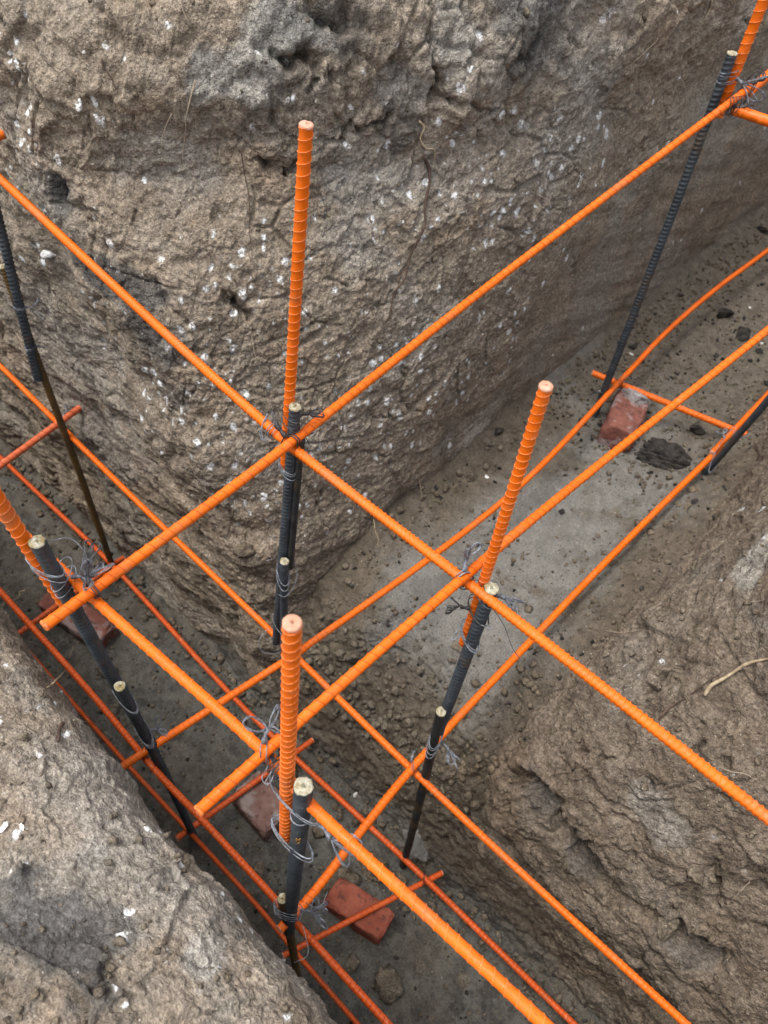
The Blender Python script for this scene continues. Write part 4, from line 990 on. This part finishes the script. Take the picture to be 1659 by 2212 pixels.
ptsD = scatter(900, 4, fB) + scatter(700, 14, lambda g: (g.uniform(-.1, .33), 1.05 + abs(g.normal()) * .7, .7)) + [p for p in scatter(500, 5, lambda g: (g.uniform(-1.1, .9), g.uniform(-.04, .30), .2)) if p[0][2] < .1]
crumbs('grit', 'black grit scattered on the trench floors', ptsD, .001, .006, M_black, 6)
ptsC = scatter(1500, 7, lambda g: (g.uniform(.2, 1.0), g.uniform(.34, 1.0), 1.2)) + scatter(900, 8, lambda g: (g.uniform(-.3, .7), g.uniform(-.45, -.075), 1.2)) + scatter(900, 9, lambda g: (g.uniform(-.9, -.1), g.uniform(.4, 1.4), 1.6))
crumbs('soil_crumbs', 'loose soil crumbs lying on the slopes and ledges', ptsC, .001, .0075, M_clod, 10)

# bricks
def brick_mat(name, c1, c2, mortar=.3, ml=(.33, .31, .29), mx=.55):
    m, nt, b = newmat(name); k = NB(nt)
    c = k.mix(k.mr(k.noise(35, 5, .65), .3, .7), c1, c2)
    c = k.mix(k.math('MULTIPLY', k.mr(k.noise(14, 5, .7), mx, mx + .08), mortar), c, ml)
    c = k.mix(k.math('MULTIPLY', k.mr(k.noise(75, 5, .75), .55, .64), .75), c, (.06, .04, .032))
    k.lk(c, b.inputs['Base Color']); b.inputs['Roughness'].default_value = .93; b.inputs['Specular IOR Level'].default_value = .2
    k.lk(k.bump(k.noise(180, 5, .7), .7, .003), b.inputs['Normal']); return m
def brick_mesh(L, Wd, H, seed, chip=.0065):
    bm = bmesh.new(); bmesh.ops.create_cube(bm, size=2); bmesh.ops.subdivide_edges(bm, edges=bm.edges[:], cuts=26, use_grid_fill=True)
    P = np.array([v.co[:] for v in bm.verts]) * np.array([L / 2, Wd / 2, H / 2]); nz = Noise(seed)
    rad = .0042; hf = np.array([L / 2, Wd / 2, H / 2]); inner = np.clip(P, -(hf - rad), hf - rad); off = P - inner; ln = np.linalg.norm(off, axis=1, keepdims=True)
    nn = off / np.maximum(ln, 1e-9); P = inner + nn * rad
    F1, F2, pl = nz.worley(P * 30 + 3); F1b, F2b, plb = nz.worley(P * 90 + 3)
    d = .0014 * nz.fbm(P * 24, 3) + .0012 * pl + .0008 * plb + .0010 * nz.fbm(P * 120, 3)
    edge = (np.abs(off) > rad * .6).sum(1) >= 2
    d = d - chip * edge * np.clip(nz.perlin(P * 40 + 2) * 1.6 + .1, 0, 1)
    cor = np.clip((np.abs(P) / hf).sum(1) - 2.3, 0, 1); d = d - cor * .035 * np.clip(nz.perlin(np.sign(P) * 3.3 + 2) + .2, 0, 1)
    P = P + nn * d[:, None]
    for v, p in zip(bm.verts, P): v.co = p
    me = bpy.data.meshes.new('brick'); bm.to_mesh(me); bm.free(); me.polygons.foreach_set('use_smooth', np.ones(len(me.polygons), dtype=bool)); me.update(); return me
M_bred = brick_mat('red_brick', (.22, .058, .036), (.32, .098, .060), .25, (.45, .2, .14), .6)
M_bpink = brick_mat('dusty_pink_brick', (.16, .088, .070), (.24, .145, .12), .6, (.30, .27, .25), .5)
M_bdk = brick_mat('mortar_spotted_brick', (.14, .052, .038), (.215, .085, .062), .45, (.34, .32, .31), .50)
M_mort = plain('mortar', (.22, .20, .19), (.34, .31, .30), 70, .92, .004)
def brick(label, corners, ztop, H, mat, seed, tilt=(0, 0)):
    """corners: pixel positions of the top face: p0->p1 long side, p0->p3 short side"""
    q = [az(u, v, ztop) for u, v in corners]; cc = sum(q) / 4
    lx = ((q[1] - q[0]) + (q[2] - q[3])) / 2; ly = ((q[3] - q[0]) + (q[2] - q[1])) / 2
    L = np.linalg.norm(lx); Wd = np.linalg.norm(ly); a = math.atan2(lx[1], lx[0])
    o = link('brick', brick_mesh(L, Wd, H, seed), mat, None, (cc[0], cc[1], ztop - H / 2)); o.rotation_euler = (tilt[0], tilt[1], a)
    print('brick', L, Wd); return tag(o, label, 'brick', 'bricks under the bars')
brick('bright red brick lying under the crossbar at the bottom of the photo', [(738, 1890), (862, 1975), (812, 2030), (696, 1942)], -.017, .060, M_bred, 1)
brick('dusty pinkish brick under the crossbar, left of the nearest upright', [(562, 1668), (640, 1750), (562, 1798), (492, 1712)], -.018, .055, M_bpink, 2)
brick('half sunk red brick with mortar spots beside the left dark bars', [(120, 1262), (245, 1335), (205, 1400), (85, 1300)], -.018, .055, M_bdk, 3, (.10, .06))
MS = 1
b4 = brick('broken dark red brick capped with pale mortar in the upper trench', [(1350, 822), (1424, 846), (1364, 938), (1297, 912)], .385, .075, M_bdk, 4, (-.06, .05))
mo = link('mortar', hull_mesh((.040, .040, .026), 78, 18, 4, .09), M_mort, b4, (.002, .034 * MS, .030))
mo['label'] = 'rough pale mortar stuck on top'

# roots
M_rootd = plain('dark_brown_root', (.045, .028, .02), (.10, .065, .045), 90, .8, .001)
M_rootp = plain('pale_dry_root', (.27, .20, .12), (.45, .36, .24), 120, .75, .0008)
M_rootg = plain('grey_hair_root', (.23, .18, .13), (.36, .29, .21), 120, .8, .0005)
def root(label, px, r, mat, lift=.002, name='root', taper=.3, branches=()):
    def mk(px_, r_):
        P = []
        for u, v, *l in px_:
            p, n = hit(u, v)
            if p is None: continue
            d = ray(u, v); P.append(p - d * (l[0] if l else lift))
        P = smooth_path(P, max(.004, r_ * 2)); s = arclen(P)
        g = np.random.RandomState(abs(int(px_[0][0])))
        P = P + (r_ * .8 * np.sin(s / .012 + g.rand() * 6))[:, None] * cr
        return P, r_ * (1 - (1 - taper) * s / s[-1]) * (1 + .15 * np.sin(s / .009))
    P, rr = mk(px, r); org = P[0].copy(); L = [tube(P - org, rr, 6)]
    for b_ in branches:
        P2, r2_ = mk(b_, r * .6); L.append(tube(P2 - org, r2_, 5))
    V, F = triquads(L); o = link(name, fix_mesh(V, F, name), mat, None, org); return tag(o, label, 'root', 'roots in the earth')
root('long dark brown root hanging down the middle of the tall earth corner', [(918, 335), (926, 368), (922, 430), (918, 480), (905, 510), (890, 550), (882, 575), (868, 608), (853, 630), (848, 660), (843, 690)], .0024, M_rootd, .006, taper=.5, branches=([(882, 575), (866, 598), (852, 640)],))
root('short pale root curl just above the long dark root', [(905, 262), (915, 275), (908, 300), (925, 322), (940, 322), (936, 352), (930, 372)], .0014, M_rootp, .005)
root('thick pale broken root on the right earth face', [(1524, 1502), (1535, 1480), (1560, 1466), (1590, 1450), (1620, 1432), (1650, 1424), (1672, 1422)], .0026, M_rootp, .005, taper=.7)
root('dark root tail below the thick pale root', [(1424, 1555), (1445, 1530), (1470, 1512), (1500, 1495), (1522, 1478), (1560, 1450)], .0018, M_rootd, .003)
root('kinked pale root sticking out over the left edge of the near ground', [(-6, 1322, .02), (10, 1304, .035), (30, 1296, .05), (42, 1286, .06), (42, 1278, .065), (55, 1275, .07)], .0013, M_rootp, taper=.8)
root('short pale root at the left edge above the kinked one', [(-6, 1288, .02), (8, 1284, .03), (20, 1275, .045)], .0012, M_rootp, taper=.7)
root('thin pale root arching up from the broken near edge', [(100, 1486, .004), (118, 1472, .04), (142, 1445, .07), (150, 1420, .085), (158, 1396, .10)], .0009, M_rootp, taper=.7)
root('fine branching root hanging over the near edge, lower left', [(160, 1556, .005), (200, 1562, .03), (225, 1580, .04), (245, 1592, .04), (262, 1610, .04)], .0007, M_rootp, taper=.5)
root('long pale hair root high on the left of the tall earth corner', [(420, 172), (412, 215), (402, 260), (398, 300), (396, 340), (400, 370)], .0011, M_rootg, .004)
root('hair root left of the long pale one', [(370, 246), (355, 285), (350, 325), (354, 370)], .0008, M_rootg, .004)
root('pale hair root at the top edge, left of centre', [(388, 0), (396, 25), (410, 50), (414, 62)], .0010, M_rootg, .004)
root('fine dark hair root left of the tall orange upright', [(520, 322), (530, 380), (538, 440), (540, 500), (545, 560)], .0008, M_rootd, .004)
root('curved hair root left of the upright foot', [(545, 740), (550, 765), (560, 790), (576, 835)], .0008, M_rootg, .004)
root('fine hair root right of the centre joint', [(905, 1035), (912, 1075), (920, 1105), (922, 1130)], .0007, M_rootg, .003)
root('pale root on the wall above the low bar, middle', [(806, 1122), (810, 1145), (818, 1165), (816, 1180)], .0012, M_rootp, .004)
root('fine root crossing the upper right of the earth wall', [(1440, 48), (1425, 80), (1400, 105), (1375, 130), (1345, 150), (1310, 162)], .0009, M_rootg, .005, branches=([(1375, 130), (1395, 150), (1405, 168)],))
root('pale root near the top right corner of the earth wall', [(1538, 0), (1533, 20), (1520, 45), (1510, 62)], .0010, M_rootp, .005)
root('short dark twig on the wall under the thick bar, upper right', [(1398, 298), (1380, 312), (1352, 333)], .0012, M_rootd, .004)
root('fine root under the twig on the earth wall', [(1325, 250), (1330, 280), (1335, 310), (1328, 340)], .0007, M_rootg, .004)
root('thin pale root lying along the brown slope right of the sand', [(1305, 1362), (1340, 1366), (1375, 1362), (1405, 1362)], .0010, M_rootg, .003)
root('hair root on the right face near the right edge', [(1588, 1292), (1620, 1300), (1650, 1296)], .0009, M_rootg, .003)
root('hair roots under the thick bar at the right edge', [(1560, 1660), (1585, 1668), (1610, 1672), (1640, 1690)], .0008, M_rootg, .004)
root('hair root at the lower right of the earth face', [(1620, 1905), (1595, 1930), (1570, 1955)], .0006, M_rootg, .004)
root('small dark root bit on the near ground', [(140, 1562), (130, 1572), (128, 1590), (122, 1600)], .0022, M_rootd, .001, taper=.7)
root('dark fibre on the upper left earth wall', [(218, 125), (222, 145), (240, 165), (252, 195)], .0012, M_rootd, .003)
print('done', time.time() - T0)
